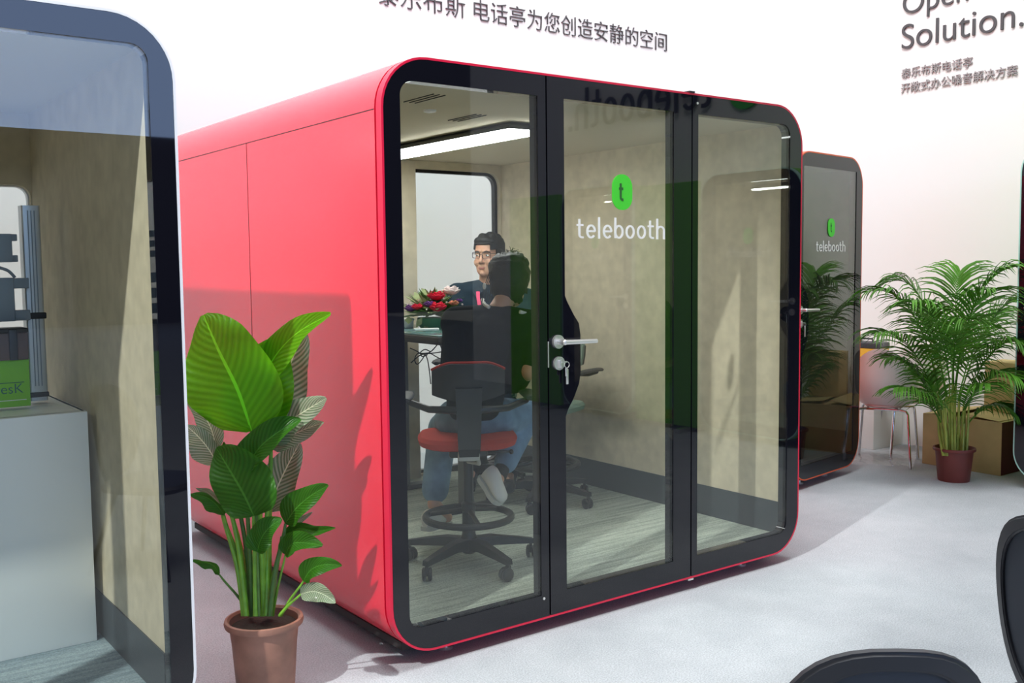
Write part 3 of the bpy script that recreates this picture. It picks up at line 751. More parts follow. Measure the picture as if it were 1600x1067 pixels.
def hand(mb, wrist, direction, palm_n, s=1.0, curl_=.6, side=1):
    """palm plus five separate bent fingers; direction = wrist to knuckles, palm_n = outward palm normal"""
    d = Vector(direction).normalized(); nn = Vector(palm_n); nn = (nn-d*nn.dot(d)).normalized(); sx = d.cross(nn)*side
    W = Vector(wrist)
    for k, u in enumerate((-.027, -.009, .009, .027)):
        mb.cap(W+sx*u*.6*s+d*.012*s, W+sx*u*s+d*.085*s, .013*s, .0115*s, 10)
        L = (.060, .074, .080, .070)[k] if side > 0 else (.060, .074, .080, .070)[k]
        p = W+sx*u*s+d*.088*s; dd = d.copy()
        for q, fr_ in enumerate((.45, .32, .23)):
            dd = (dd*cos(curl_*.7)+nn*sin(curl_*.7)).normalized() if q else (dd*cos(curl_*.45)+nn*sin(curl_*.45)).normalized()
            p2 = p+dd*L*fr_*s; mb.cap(p, p2, (.0088-.0008*q)*s, (.0080-.0008*q)*s, 8); p = p2
    p = W+sx*.026*s+d*.022*s; q1 = p+(sx*.75+d*.55+nn*.3).normalized()*.042*s; q2 = q1+(sx*.25+d*.85+nn*.45).normalized()*.032*s
    mb.cap(p, q1, .0125*s, .0100*s, 8); mb.cap(q1, q2, .0098*s, .0080*s, 8)

def V3(p): return Vector(p)
# ---- the person in black, seen from behind
DWm = 4.80
def wp(x, y, dd=0): return at(x, y, DWm+dd)
person = thing('person', 'person in black top and jeans, seated with back to the camera', 'person', (.79, .635, ZF))
L = lambda p: local(person, p)
pel = wp(742, 650, .02); waist = wp(748, 600, .03); chest = wp(765, 530, .06); neck = wp(778, 487, .08); skull = wp(796, 440, .13)
shL = wp(713, 503, .08); shR = wp(836, 510, .05)
elL = wp(707, 572, .16); wrL = wp(722, 525, .42)
elR = wp(826, 580, -.02); wrR = wp(806, 597, .10)
hipL = wp(712, 655, .05); hipR = wp(775, 652, .05)
knL = wp(692, 668, .40); anL = wp(678, 788, .30)
knR = wp(822, 648, .30); anR = wp(782, 738, .06)
fwdW = (Vector((CF.x, CF.y, 0)).normalized()+Vector((CR.x, CR.y, 0))*.18).normalized()
HM = frame_from(skull, fwdW-Vector((0, 0, .12)), s=1.05)
b = MB()
b.cap(pel, chest, .115, .11); b.cap(chest, neck, .09, .055); b.cap(neck, skull-Vector((0, 0, .05)), .052, .05)
b.cap(shL, shR, .06); b.cap(shL, elL, .044, .038); b.cap(elL, wrL, .038, .028); b.cap(shR, elR, .044, .042); b.cap(elR, wrR, .042, .030)
b.cap(pel, hipL, .1, .085); b.cap(pel, hipR, .1, .085); b.cap(hipL, knL, .078, .052); b.cap(hipR, knR, .078, .054)
b.cap(knL, anL, .050, .034); b.cap(knR, anR, .052, .035)
toeL = wp(698, 808, .36); toeR = wp(774, 762, -.05); heelR = wp(764, 745, -.02)
b.cap(anL, toeL, .034, .03); b.cap(anR, toeR, .034, .024)
hand(b, wrL, Vector(fwdW)*.8+Vector((0, 0, -.2)), (0, 0, -1), .95, .5, 1)
hand(b, wrR, (wrR-elR).normalized()+Vector(CF)*1.2, (0, 0, -1), .95, .6, -1)
head_mesh(b, HM); b.xf(Matrix.Translation(-person.location))
remesh(b, 'body', M_skin, person, .006, 5)
P0 = -person.location
c = MB()
c.cap(waist-Vector((0, 0, .02)), chest, .132, .135); c.cap(pel+Vector((0, 0, .05)), waist, .140, .132); c.cap(chest, wp(776, 503, .07), .13, .085)
c.cap(shL+Vector((0, 0, -.006)), chest, .080, .12); c.cap(shL, neck-Vector((0, 0, .035)), .078, .074); c.cap(shR, neck-Vector((0, 0, .035)), .078, .074); c.cap(shR+Vector((0, 0, -.012)), chest, .072, .12); c.cap(wp(716, 520, .06), wp(722, 585, .04), .075, .10); c.cap(wp(822, 520, .06), wp(800, 585, .04), .075, .095)
c.cap(shL, elL, .066, .062); c.cap(elL, wrL, .060, .045); c.cap(shR, wp(830, 565, .0), .066, .060)
c.xf(Matrix.Translation(P0)); remesh(c, 'black_top', M_top, person, .009, 4)
j = MB()
j.cap(pel, hipL, .128, .10); j.cap(pel, hipR, .128, .10); j.cap(pel+Vector((0, 0, .04)), pel, .128)
j.cap(hipL, knL, .095, .075); j.cap(hipR, knR, .100, .078); j.cap(knL, wp(680, 765, .32), .078, .070); j.cap(knR, wp(790, 722, .10), .078, .058)
j.xf(Matrix.Translation(P0)); remesh(j, 'jeans', M_jeans, person, .009, 5)
def shoe(heel, toe, up, name='sneaker'):
    d = (Vector(toe)-Vector(heel)); Ln = d.length; f = d.normalized(); u = Vector(up); u = (u-f*u.dot(f)).normalized(); s_ = f.cross(u)
    M = Matrix(((f.x, s_.x, u.x, heel[0]), (f.y, s_.y, u.y, heel[1]), (f.z, s_.z, u.z, heel[2]), (0, 0, 0, 1)))
    def sec(x, w_, h_, n=16, flat=.0): return [Vector((x*Ln, w_*cos(q*2*pi/n), flat+max(0, 1)*(h_/2+h_/2*sin(q*2*pi/n)))) for q in range(n)]
    m = MB(); m.loft([sec(x, w_, h_) for x, w_, h_ in ((.0, .018, .06), (.03, .030, .085), (.15, .036, .092), (.34, .037, .088), (.5, .040, .070), (.7, .046, .054), (.88, .042, .042), (.97, .026, .032), (1.0, .010, .022))])
    m.xf(Matrix.Translation(P0) @ M @ Matrix.Translation((0, 0, .016))); o = m.build(name, M_shoe, person)
    q = MB(); out = [(x*Ln, w_) for x, w_ in ((-.01, .015), (.02, .030), (.15, .036), (.4, .036), (.68, .047), (.88, .043), (.98, .024), (1.01, .0))]
    loopo = out+[(x, -y) for x, y in out[::-1][1:]]
    q.loft([[Vector((x, y, z)) for x, y in loopo] for z in (0, .022)]); q.xf(Matrix.Translation(P0) @ M); q.build('sole', M_sole, o)
    lc = MB()
    for k in range(4):
        x = (.40+.075*k)*Ln; zt = .092-.012*k
        lc.tube([Vector((x, -.022, zt-.012)), Vector((x+.006, 0, zt)), Vector((x, .022, zt-.012))], .0028, 6)
    lc.xf(Matrix.Translation(P0) @ M); lc.build('laces', M_shoe, o)
    return o
shoe(wp(664, 830, .24), wp(700, 818, .42), (0, 0, 1))
shoe(wp(750, 747, -.03), wp(781, 790, -.10), wp(795, 725, -.10)-wp(760, 760, -.02))
sk = MB(); sk.cap(anR+(knR-anR)*.10, anR+(toeR-anR)*.25, .038, .036); sk.xf(Matrix.Translation(P0)); sk.build('sock', M_sock, person)
hair_mesh(Matrix.Translation(P0) @ HM, .016, lambda a: .165 if a < .9 else (.11 if a < 1.35 else (.055 if a < 1.9 else .012)), M_hair2, person, 3, jag=.010)
wis = MB(); rnd = random.Random(5)
for k in range(70):
    a = rnd.uniform(-1.9, 1.9); e = rnd.uniform(.5, 1.5)
    p = Vector((sin(a)*cos(e)*.09, -.01-cos(a)*cos(e)*.10, .02+sin(e)*.11)); tdir = Vector((rnd.uniform(-1, 1), rnd.uniform(-1, 1), rnd.uniform(-.2, .6))).normalized()
    pts = [HM @ (p+(p.normalized()*.010*sin(q/5*pi)+tdir*.035*q/5)) for q in range(6)]
    wis.tube(pts, .0011, 4)
for k in range(5):           # loose locks before the ear
    x = 757+k*2.5
    wis.tube(smooth_path([wp(x+8, 425, .05), wp(x+1, 445, .05), wp(x-1+k, 458, .05), wp(x-4+k, 472, .06)]), .0022, 5)
wis.xf(Matrix.Translation(P0)); wis.build('loose_hair', M_hair2, person, 0)
for pts in ([(754, 468, .09), (757, 475, .05), (764, 480, .02)], [(812, 487, .0), (824, 490, .02), (836, 487, .06)]):
    co = MB().tube(smooth_path([P0+wp(*q) for q in pts]), .009, 8).build('collar', M_shoe, person); co['label'] = 'narrow white collar edge'
cl = MB().ball(P0+wp(757, 447, .03), .011, (.8, .8, 1.5)).build('hair_clip', M_shoe, person)

# ---- the man in glasses
DMn = 6.35
def mp(x, y, dd=0): return at(x, y, DMn+dd)
man = thing('person', 'man in navy shirt with glasses and pink lanyard, facing the table', 'person', (1.86, 2.05, ZF))
P1 = -man.location
toCam = -Vector((CF.x, CF.y, 0)).normalized(); rgt = Vector((CR.x, CR.y, 0)).normalized()
hf = (toCam*.88-rgt*.46+Vector((0, 0, -.04))).normalized()
mskull = mp(764, 400, 0)
HM2 = frame_from(mskull, hf, up=(0.04, 0, 1), s=1.08)
mneck = mp(763, 446, .03); mchest = mp(764, 500, .08); mpel = mp(770, 640, .12)
msL = mp(716, 462, .02); msR = mp(822, 470, .10)
meL = mp(705, 520, -.12); mwL = mp(735, 520, -.32); meR = mp(822, 540, -.05); mwR = mp(780, 528, -.28)
b = MB()
b.cap(mpel, mchest, .13, .13); b.cap(mchest, mneck, .11, .06); b.cap(mneck-Vector((0, 0, .02)), mskull-Vector((0, 0, .05)), .062, .058)
b.cap(msL, msR, .065); b.cap(msL, meL, .048, .042); b.cap(meL, mwL, .042, .03); b.cap(msR, meR, .048, .042); b.cap(meR, mwR, .042, .03)
hipl = mp(735, 650, .06); hipr = mp(805, 650, .10)
knl = mp(728, 655, -.30); knr = mp(800, 660, -.26); anl = mp(735, 735, -.22); anr = mp(795, 738, -.18)
b.cap(mpel, hipl, .11, .09); b.cap(mpel, hipr, .11, .09); b.cap(hipl, knl, .08, .055); b.cap(hipr, knr, .08, .055); b.cap(knl, anl, .055, .035); b.cap(knr, anr, .055, .035)
b.cap(anl, anl+toCam*.12-Vector((0, 0, .03)), .035, .03); b.cap(anr, anr+toCam*.12-Vector((0, 0, .03)), .035, .03)
hand(b, mwL, -rgt*.2+toCam*.6+rgt*.5, (0, 0, -1), 1.0, .4, 1); hand(b, mwR, toCam*.6-rgt*.6, (0, 0, -1), 1.0, .4, -1)
head_mesh(b, HM2); b.xf(Matrix.Translation(P1)); remesh(b, 'body', M_skin, man, .0045, 4, .45)
c = MB()
c.cap(mpel, mchest, .15, .155); c.cap(mchest, mp(763, 462, .05), .15, .10); c.cap(msL, mchest, .085, .14); c.cap(msR, mchest, .085, .14)
c.cap(msL, mp(763, 455, .04), .078, .085); c.cap(msR, mp(763, 455, .04), .078, .085)
c.cap(msL, meL, .082, .070); c.cap(msR, meR, .082, .070); c.cap(meL, mwL, .066, .05); c.cap(meR, mwR, .066, .05)
c.xf(Matrix.Translation(P1)); remesh(c, 'navy_shirt', M_navy, man, .010, 4)
j = MB(); j.cap(mpel, hipl, .14, .11); j.cap(mpel, hipr, .14, .11); j.cap(hipl, knl, .10, .075); j.cap(hipr, knr, .10, .075); j.cap(knl, anl, .075, .06); j.cap(knr, anr, .075, .06)
j.xf(Matrix.Translation(P1)); remesh(j, 'trousers', M_top, man, .011, 4)
for a_ in (anl, anr):
    m = MB(); m.cap(a_-Vector((0, 0, .03)), a_+toCam*.16-Vector((0, 0, .055)), .046, .040); m.xf(Matrix.Translation(P1)); m.build('shoe', M_plastic, man)
ck = MB(); cN = mp(763, 452, .02)
for sd in (-1, 1):           # collar wings
    a0 = cN-rgt*.0; 
    pts = [cN+rgt*sd*.078+Vector((0, 0, .030))-toCam*.02, cN+rgt*sd*.062+toCam*.06+Vector((0, 0, .016)), cN+rgt*(sd*.012-.02)+toCam*.105+Vector((0, 0, -.012)), cN+rgt*(sd*.05-.025)+toCam*.115+Vector((0, 0, -.050)), cN+rgt*sd*.098+toCam*.06+Vector((0, 0, -.010)), cN+rgt*sd*.10-toCam*.02+Vector((0, 0, .0))]
    vs = [ck.b.verts.new(p) for p in pts]; v2 = [ck.b.verts.new(p+Vector((0, 0, .004))+toCam*.005) for p in pts]
    n_ = len(pts); ck.b.faces.new(vs); ck.b.faces.new(v2[::-1])
    for i in range(n_): ck.b.faces.new((vs[i], v2[i], v2[(i+1) % n_], vs[(i+1) % n_]))
ck.xf(Matrix.Translation(P1)); ck.build('shirt_collar', M_navy, man)
ly = MB(); lp_ = [cN+rgt*(-.062)+toCam*.118+Vector((0, 0, -.010)), cN+rgt*(-.060)+toCam*.150+Vector((0, 0, -.05)), cN+rgt*(-.050)+toCam*.172+Vector((0, 0, -.11)), cN+rgt*(-.035)+toCam*.190+Vector((0, 0, -.20)), cN+rgt*(-.02)+toCam*.195+Vector((0, 0, -.28))]
ly.loft([[p-rgt*.011, p+rgt*.011, p+rgt*.011+toCam*.003, p-rgt*.011+toCam*.003] for p in lp_]); ly.xf(Matrix.Translation(P1)); ly.build('lanyard', M_pink, man)
MX = Matrix.Translation(P1) @ HM2
def hp(x, y, z): return MX @ Vector((x, y, z-.115))
hair_mesh(MX, .010, lambda a: .186 if a < .75 else (.150 if a < 1.15 else (.118 if a < 1.5 else (.085 if a < 2.0 else .055))), M_hair, man, 1, jag=.0015)
ft = MB()
for (x, y, z, r) in ((-.040, .050, .200, .028), (-.02, .062, .205, .028), (.0, .066, .206, .028), (.02, .064, .206, .028), (.042, .052, .202, .028), (0, .045, .220, .032), (-.03, .02, .222, .032), (.03, .02, .222, .032), (0, -.02, .226, .036), (-.03, -.04, .215, .036), (.03, -.04, .215, .036), (-.058, .02, .195, .024), (.058, .02, .195, .024), (-.064, -.02, .19, .024), (.064, -.02, .19, .024)): ft.ball(hp(x, y, z), r)
remesh(ft, 'fringe', M_hair, man, .006, 10)
for sd in (-1, 1):
    e = MB().ball(hp(sd*.031, .0795, .122), .0105, (1.25, .5, .6), M=MX.to_3x3().normalized().to_4x4()).build('eye', M_eye, man)
    MB().ball(hp(sd*.031+.002, .0842, .122), .0048).build('iris', M_iris, e)
    MB().tube([hp(sd*.014, .0915, .142), hp(sd*.031, .0895, .147), hp(sd*.050, .077, .142)], [.003, .0035, .002], 6).build('eyebrow', M_hair, man)
MB().cap(hp(-.017, .0905, .051), hp(.017, .0905, .051), .0045).cap(hp(-.013, .0905, .046), hp(.013, .0905, .046), .0045).build('lips', M_lip, man)
gl = MB()
for sd in (-1, 1):
    P = [hp(sd*(.034)+xx, .099-abs(xx+sd*.005)*.12-.006*(sd*xx > .015), .124+zz) for xx, zz in rr(-.026, .026, -.017, .016, .008, 4)]
    gl.tube(P, .0018, 6, True)
    gl.tube([hp(sd*.060, .090, .132), hp(sd*.074, .05, .130), hp(sd*.080, -.01, .122)], .0018, 6)
gl.tube([hp(-.008, .101, .126), hp(0, .104, .129), hp(.008, .101, .126)], .0016, 6)
gl.build('glasses', M_cable, man)

# ------------------------------------------------------------------ broad-leaved plant in front of the red flank
def leaf_mesh(mid, wl, wr, mat, parent, name, D, tilt=0.0, fold=.25, shape=.75, wave=.012, nu=18, nv=5, curl_tip=0, seed=0):
    """mid = [(px, py, dd)...]; wl / wr = greatest half widths in photo pixels"""
    P = smooth_path([local(parent, at(x, y, D+dd)) for x, y, dd in mid], 6); m = len(P)-1
    L = [0]
    for a, b in zip(P, P[1:]): L.append(L[-1]+(b-a).length)
    mb = MB(); uvl = mb.b.loops.layers.uv.new('UVMap'); G = []; px = D/FPX
    for i in range(nu+1):
        u = i/nu; s_ = u*L[-1]; k = max(q for q in range(len(L)) if L[q] <= s_+1e-9); k = min(k, m-1)
        f = (s_-L[k])/max(1e-9, L[k+1]-L[k]); p = P[k].lerp(P[k+1], f); t = (P[k+1]-P[k]).normalized()
        n0 = -CF; sd = t.cross(n0).normalized(); n_ = sd.cross(t).normalized()
        sd, n_ = sd*cos(tilt)+n_*sin(tilt), n_*cos(tilt)-sd*sin(tilt)
        prof = max(0, sin(pi*min(1, u**shape*.985+.008)))**.62
        row = []
        for j in range(-nv, nv+1):
            v = j/nv; w_ = (wr if v > 0 else wl)*px*prof
            z = fold*abs(v)*w_+wave*sin(9*u+3*v+seed)*abs(v)**1.5*(w_/.05)**.5
            row.append((p+sd*v*w_+n_*z, (u, .5+.5*v)))
        G.append(row)
    V = [[mb.b.verts.new(q) for q, _ in r] for r in G]
    uvof = {V[i][j]: G[i][j][1] for i in range(nu+1) for j in range(2*nv+1)}
    for i in range(nu):
        for j in range(2*nv):
            fc_ = mb.b.faces.new((V[i][j], V[i][j+1], V[i+1][j+1], V[i+1][j]))
            for lp in fc_.loops: lp[uvl].uv = uvof[lp.vert]
    bmesh.ops.solidify(mb.b, geom=mb.b.faces[:], thickness=.0016)
    return mb.build(name, mat, parent, 70)
pc = onz(416, 1083, 0)
DP = (Vector((pc.x, pc.y, .3))-CAM).dot(CF)
pl = thing('potted_plant', 'tall broad-leaved plant in a brown pot beside the red booth flank', 'plant', (pc.x, pc.y, 0))
pot = MB().lathe([(.0, .0), (.098, 0), (.104, .01), (.118, .20), (.126, .262), (.141, .266), (.144, .276), (.141, .288), (.132, .290), (.124, .282), (.12, .25)], caps=False).build('pot', M_pot, pl)
MB().lathe([(.001, .262), (.06, .264), (.121, .258), (.121, .25), (.001, .25)], caps=False).build('soil', M_soil, pl)
LV = [  # midrib pixels, half widths, material, tilt, fold, shape
 ([(393, 674, -.02), (372, 610, -.05), (342, 548, -.04), (318, 492, .03)], 76, 72, 'A', .12, .12, .70),
 ([(394, 674, 0), (404, 630, .02), (416, 580, .03), (436, 528, .03)], 52, 52, 'A', -.1, .15, .72),
 ([(402, 622, .03), (424, 566, .01), (462, 522, -.02), (517, 490, -.06)], 30, 38, 'A', .45, .4, .50),
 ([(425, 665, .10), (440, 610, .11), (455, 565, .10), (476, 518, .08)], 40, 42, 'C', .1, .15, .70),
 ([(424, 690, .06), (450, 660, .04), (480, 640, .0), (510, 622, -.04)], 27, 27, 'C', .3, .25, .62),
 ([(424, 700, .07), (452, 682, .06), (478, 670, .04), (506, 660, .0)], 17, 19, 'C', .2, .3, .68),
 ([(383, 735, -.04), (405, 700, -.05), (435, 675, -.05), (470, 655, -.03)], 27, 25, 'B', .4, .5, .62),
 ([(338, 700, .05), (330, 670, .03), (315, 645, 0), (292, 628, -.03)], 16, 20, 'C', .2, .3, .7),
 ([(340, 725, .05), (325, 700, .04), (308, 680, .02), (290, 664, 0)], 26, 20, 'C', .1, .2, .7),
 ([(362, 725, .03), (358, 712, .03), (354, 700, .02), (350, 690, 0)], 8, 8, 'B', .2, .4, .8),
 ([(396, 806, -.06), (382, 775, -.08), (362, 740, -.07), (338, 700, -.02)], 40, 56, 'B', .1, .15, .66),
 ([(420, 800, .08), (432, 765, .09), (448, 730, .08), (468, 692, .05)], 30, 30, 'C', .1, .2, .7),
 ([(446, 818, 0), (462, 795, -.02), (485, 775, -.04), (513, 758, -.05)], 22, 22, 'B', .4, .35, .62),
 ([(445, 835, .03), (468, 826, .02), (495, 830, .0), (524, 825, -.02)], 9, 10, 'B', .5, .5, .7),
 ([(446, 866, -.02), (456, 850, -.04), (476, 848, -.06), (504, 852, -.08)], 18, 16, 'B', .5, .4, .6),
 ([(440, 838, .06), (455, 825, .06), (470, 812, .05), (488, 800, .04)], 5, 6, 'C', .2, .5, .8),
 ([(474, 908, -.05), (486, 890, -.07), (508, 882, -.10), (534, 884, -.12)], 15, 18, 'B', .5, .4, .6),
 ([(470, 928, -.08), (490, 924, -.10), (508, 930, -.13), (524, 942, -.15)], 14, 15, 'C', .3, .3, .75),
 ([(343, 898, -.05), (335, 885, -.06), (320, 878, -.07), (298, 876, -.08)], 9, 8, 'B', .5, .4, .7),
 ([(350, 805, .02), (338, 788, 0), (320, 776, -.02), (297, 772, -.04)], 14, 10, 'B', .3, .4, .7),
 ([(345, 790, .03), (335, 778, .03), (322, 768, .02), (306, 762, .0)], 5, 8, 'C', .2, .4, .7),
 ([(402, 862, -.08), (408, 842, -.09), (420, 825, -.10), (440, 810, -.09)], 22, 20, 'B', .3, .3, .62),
]
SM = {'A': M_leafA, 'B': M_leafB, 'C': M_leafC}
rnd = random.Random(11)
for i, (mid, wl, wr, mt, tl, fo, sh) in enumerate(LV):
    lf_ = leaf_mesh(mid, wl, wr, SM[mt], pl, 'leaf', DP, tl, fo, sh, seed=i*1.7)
    bx_, by_, bd = mid[0]
    sx_ = 413+(bx_-413)*.42+rnd.uniform(-9, 9); sd_ = bd*.3+rnd.uniform(-.05, .05)
    low = by_ > 850
    pts = [at(sx_, 962, DP+sd_), at(sx_+(bx_-sx_)*(.3 if not low else .4), 962+(by_-962)*.45, DP+sd_+(bd-sd_)*.4), at(bx_-(bx_-sx_)*.15, 962+(by_-962)*.85, DP+sd_+(bd-sd_)*.85), at(*mid[0][:2], DP+bd)]
    path = smooth_path([local(pl, p) for p in pts], 6)
    r0 = .011 if not low else .006; r1 = .005 if not low else .003
    MB().tube(path, [r0+(r1-r0)*k/(len(path)-1) for k in range(len(path))], 8).build('stalk', M_stem if i % 3 else M_stemdark, pl)

# ------------------------------------------------------------------ palm by the cartons
pb = onz(1490, 750, 0)
palm = thing('potted_palm', 'feathery palm in a maroon pot before the cardboard cartons', 'plant', (pb.x, pb.y, 0))
MB().lathe([(0, 0), (.105, 0), (.108, .01), (.128, .215), (.142, .218), (.145, .226), (.142, .238), (.133, .240), (.128, .23), (.124, .20)], caps=False).build('pot', M_potred, palm)
MB().lathe([(.001, .212), (.12, .208), (.12, .20), (.001, .20)], caps=False).build('soil', M_soil, palm)
DQ = (Vector((pb.x, pb.y, .5))-CAM).dot(CF)
FR = [  # cane foot x, crown pixel, control pixel, tip pixel (dd), leaflet length
 (1478, (1472, 640, 0), (1440, 440, -.05), (1362, 455, -.15), .26),
 (1482, (1478, 620, 0), (1450, 420, .1), (1392, 440, .15), .24),
 (1474, (1466, 640, 0), (1430, 510, -.1), (1372, 520, -.3), .25),
 (1476, (1468, 650, 0), (1432, 560, .05), (1392, 560, .0), .22),
 (1478, (1470, 660, 0), (1440, 600, -.2), (1400, 606, -.35), .20),
 (1488, (1488, 600, 0), (1492, 440, .1), (1500, 425, .15), .24),
 (1492, (1494, 600, 0), (1515, 430, -.1), (1582, 418, -.25), .26),
 (1490, (1492, 610, 0), (1505, 470, -.25), (1548, 455, -.5), .26),
 (1496, (1500, 620, 0), (1540, 480, 0), (1588, 470, -.1), .26),
 (1500, (1506, 630, 0), (1550, 520, -.15), (1592, 535, -.35), .25),
 (1502, (1508, 640, 0), (1545, 560, -.2), (1590, 590, -.4), .22),
 (1504, (1514, 660, 0), (1545, 620, -.1), (1578, 640, -.2), .18),
 (1486, (1484, 600, 0), (1470, 470, -.3), (1425, 470, -.55), .27),
 (1490, (1490, 600, 0), (1488, 500, -.35), (1510, 500, -.6), .27),
 (1484, (1480, 620, 0), (1462, 520, .2), (1440, 480, .35), .25),
 (1494, (1498, 620, 0), (1520, 520, .2), (1560, 490, .3), .26),
 (1498, (1502, 650, 0), (1520, 600, -.25), (1545, 600, -.45), .20),
 (1480, (1474, 660, 0), (1460, 600, .15), (1446, 590, .2), .20),
]
rnd = random.Random(4)
def leaflets(mb, path, Lmax, t0=.16):
    n = 27
    for k in range(n):
        u = t0+(1-t0)*k/(n-1); i = min(int(u*(len(path)-1)), len(path)-2); f = u*(len(path)-1)-i
        p = path[i].lerp(path[i+1], f); t = (path[i+1]-path[i]).normalized()
        sd0 = t.cross(Vector((0, 0, 1)))
        if sd0.length < .2: sd0 = Vector(CR)
        sd0.normalize(); up = sd0.cross(t).normalized()
        Ln = Lmax*(.60+.90*sin(pi*min(1, (u-t0)/(1-t0)*.80+.16)))*rnd.uniform(.85, 1.12)
        for s_ in (-1, 1):
            d = (t*(.75+.5*u)+sd0*s_*(1.0-.35*u)+up*.28+Vector((rnd.uniform(-.1, .1), rnd.uniform(-.1, .1), rnd.uniform(-.1, .1)))).normalized()
            rings = []; q = p.copy(); dd = d.copy()
            for z in range(6):
                w_ = (.0042, .0068, .0072, .0060, .0038, .0005)[z]
                ws = dd.cross(up).normalized()
                nn = ws.cross(dd).normalized()
                rings.append([q-ws*w_+nn*w_*.5, q-nn*.0008, q+ws*w_+nn*w_*.5, q+nn*.0012])
                dd = (dd+Vector((0, 0, -.12-.17*z*.5))).normalized(); q = q+dd*Ln/5
            mb.loft(rings)
for i, (fx, cr, ct, tp, Lf) in enumerate(FR):
    foot = at(fx, 712, DQ+rnd.uniform(-.06, .06)); P0_ = at(cr[0], cr[1], DQ+rnd.uniform(-.03, .03)); P1_ = at(ct[0], ct[1], DQ+ct[2]); P2_ = at(tp[0], tp[1], DQ+tp[2])
    foot, P0_, P1_, P2_ = [local(palm, q) for q in (foot, P0_, P1_, P2_)]
    MB().tube(smooth_path([foot, foot.lerp(P0_, .5)+Vector((rnd.uniform(-.01, .01), rnd.uniform(-.01, .01), 0)), P0_], 5), [.0115-.0006*k for k in range(11)], 8).build('cane', M_cane, palm)
    path = [(P0_*(1-u)**2+P1_*2*u*(1-u)*1.0+P2_*u*u) for u in [k/18 for k in range(19)]]
    # lift the arch so that it passes near its control point
    mb = MB(); mb.tube(path, [.0055-.00025*k for k in range(19)], 6); leaflets(mb, path, Lf)
    mb.build('frond', M_palm, palm, 0)
for k in range(7):
    f0 = local(palm, at(1474+k*6, 712, DQ+rnd.uniform(-.07, .07))); f1 = local(palm, at(1466+k*8, 640+rnd.uniform(-25, 25), DQ+rnd.uniform(-.1, .1)))
    MB().tube([f0, f0.lerp(f1, .5), f1], [.010, .009, .006], 7).build('cane', M_cane, palm)

# ------------------------------------------------------------------ cartons, wrapped chairs, toolbox by the right wall
def carton(label, loc, rz, sx, sy, sz, flap=True, side=None, body=None):
    t = thing('cardboard_carton', label, 'box', loc, rz)
    MB().box(-sx/2, sx/2, -sy/2, sy/2, 0, sz, .004).build('carton_body', body or M_card, t)
    MB().box(-sx/2-.001, sx/2+.001, -.025, .025, sz-.002, sz+.001).build('tape', body or M_card, t)
    if side: MB().box(-sx/2+.002, sx/2-.002, -sy/2-.002, -sy/2+.002, .004, sz-.004).build('end_panel', side, t)['label'] = 'maroon end panel'
    if flap:
        for (yy, a) in ((-sy/2+.02, .10), (sy/2-.02, -.16)):
            MB().box(-sx/2, sx/2, -.13, .13, -.002, .002, 0, Matrix.Translation((0, yy*.55, sz+.016)) @ Matrix.Rotation(a, 4, 'X')).build('flap', M_card, t)
    return t
carton('long cardboard carton lying on the floor behind the palm pot', (5.575, .69, 0), .0, .57, .62, .395, True, M_carddark)
carton('upright cardboard carton standing on the long carton against the wall', (5.74, .56, .418), .0, .26, .26, .38, False)
carton('tall white carton behind the wrapped chair, under the toolbox', (5.70, 1.78, 0), 0, .42, .44, .745, False, None, M_tissue)
tb = thing('toolbox', 'yellow toolbox with dark lid peeking over the wrapped chair', 'toolbox', (5.70, 1.78, .75), pi/2)
MB().box(-.16, .16, -.09, .09, 0, .085, .008).build('box_body', M_yellow, tb)
MB().box(-.165, .165, -.095, .095, .085, .135, .012).build('lid', M_darkgrey, tb)
MB().tube([(-.06, 0, .13), (-.055, 0, .16), (.055, 0, .16), (.06, 0, .13)], .008, 8).build('handle', M_darkgrey, tb)
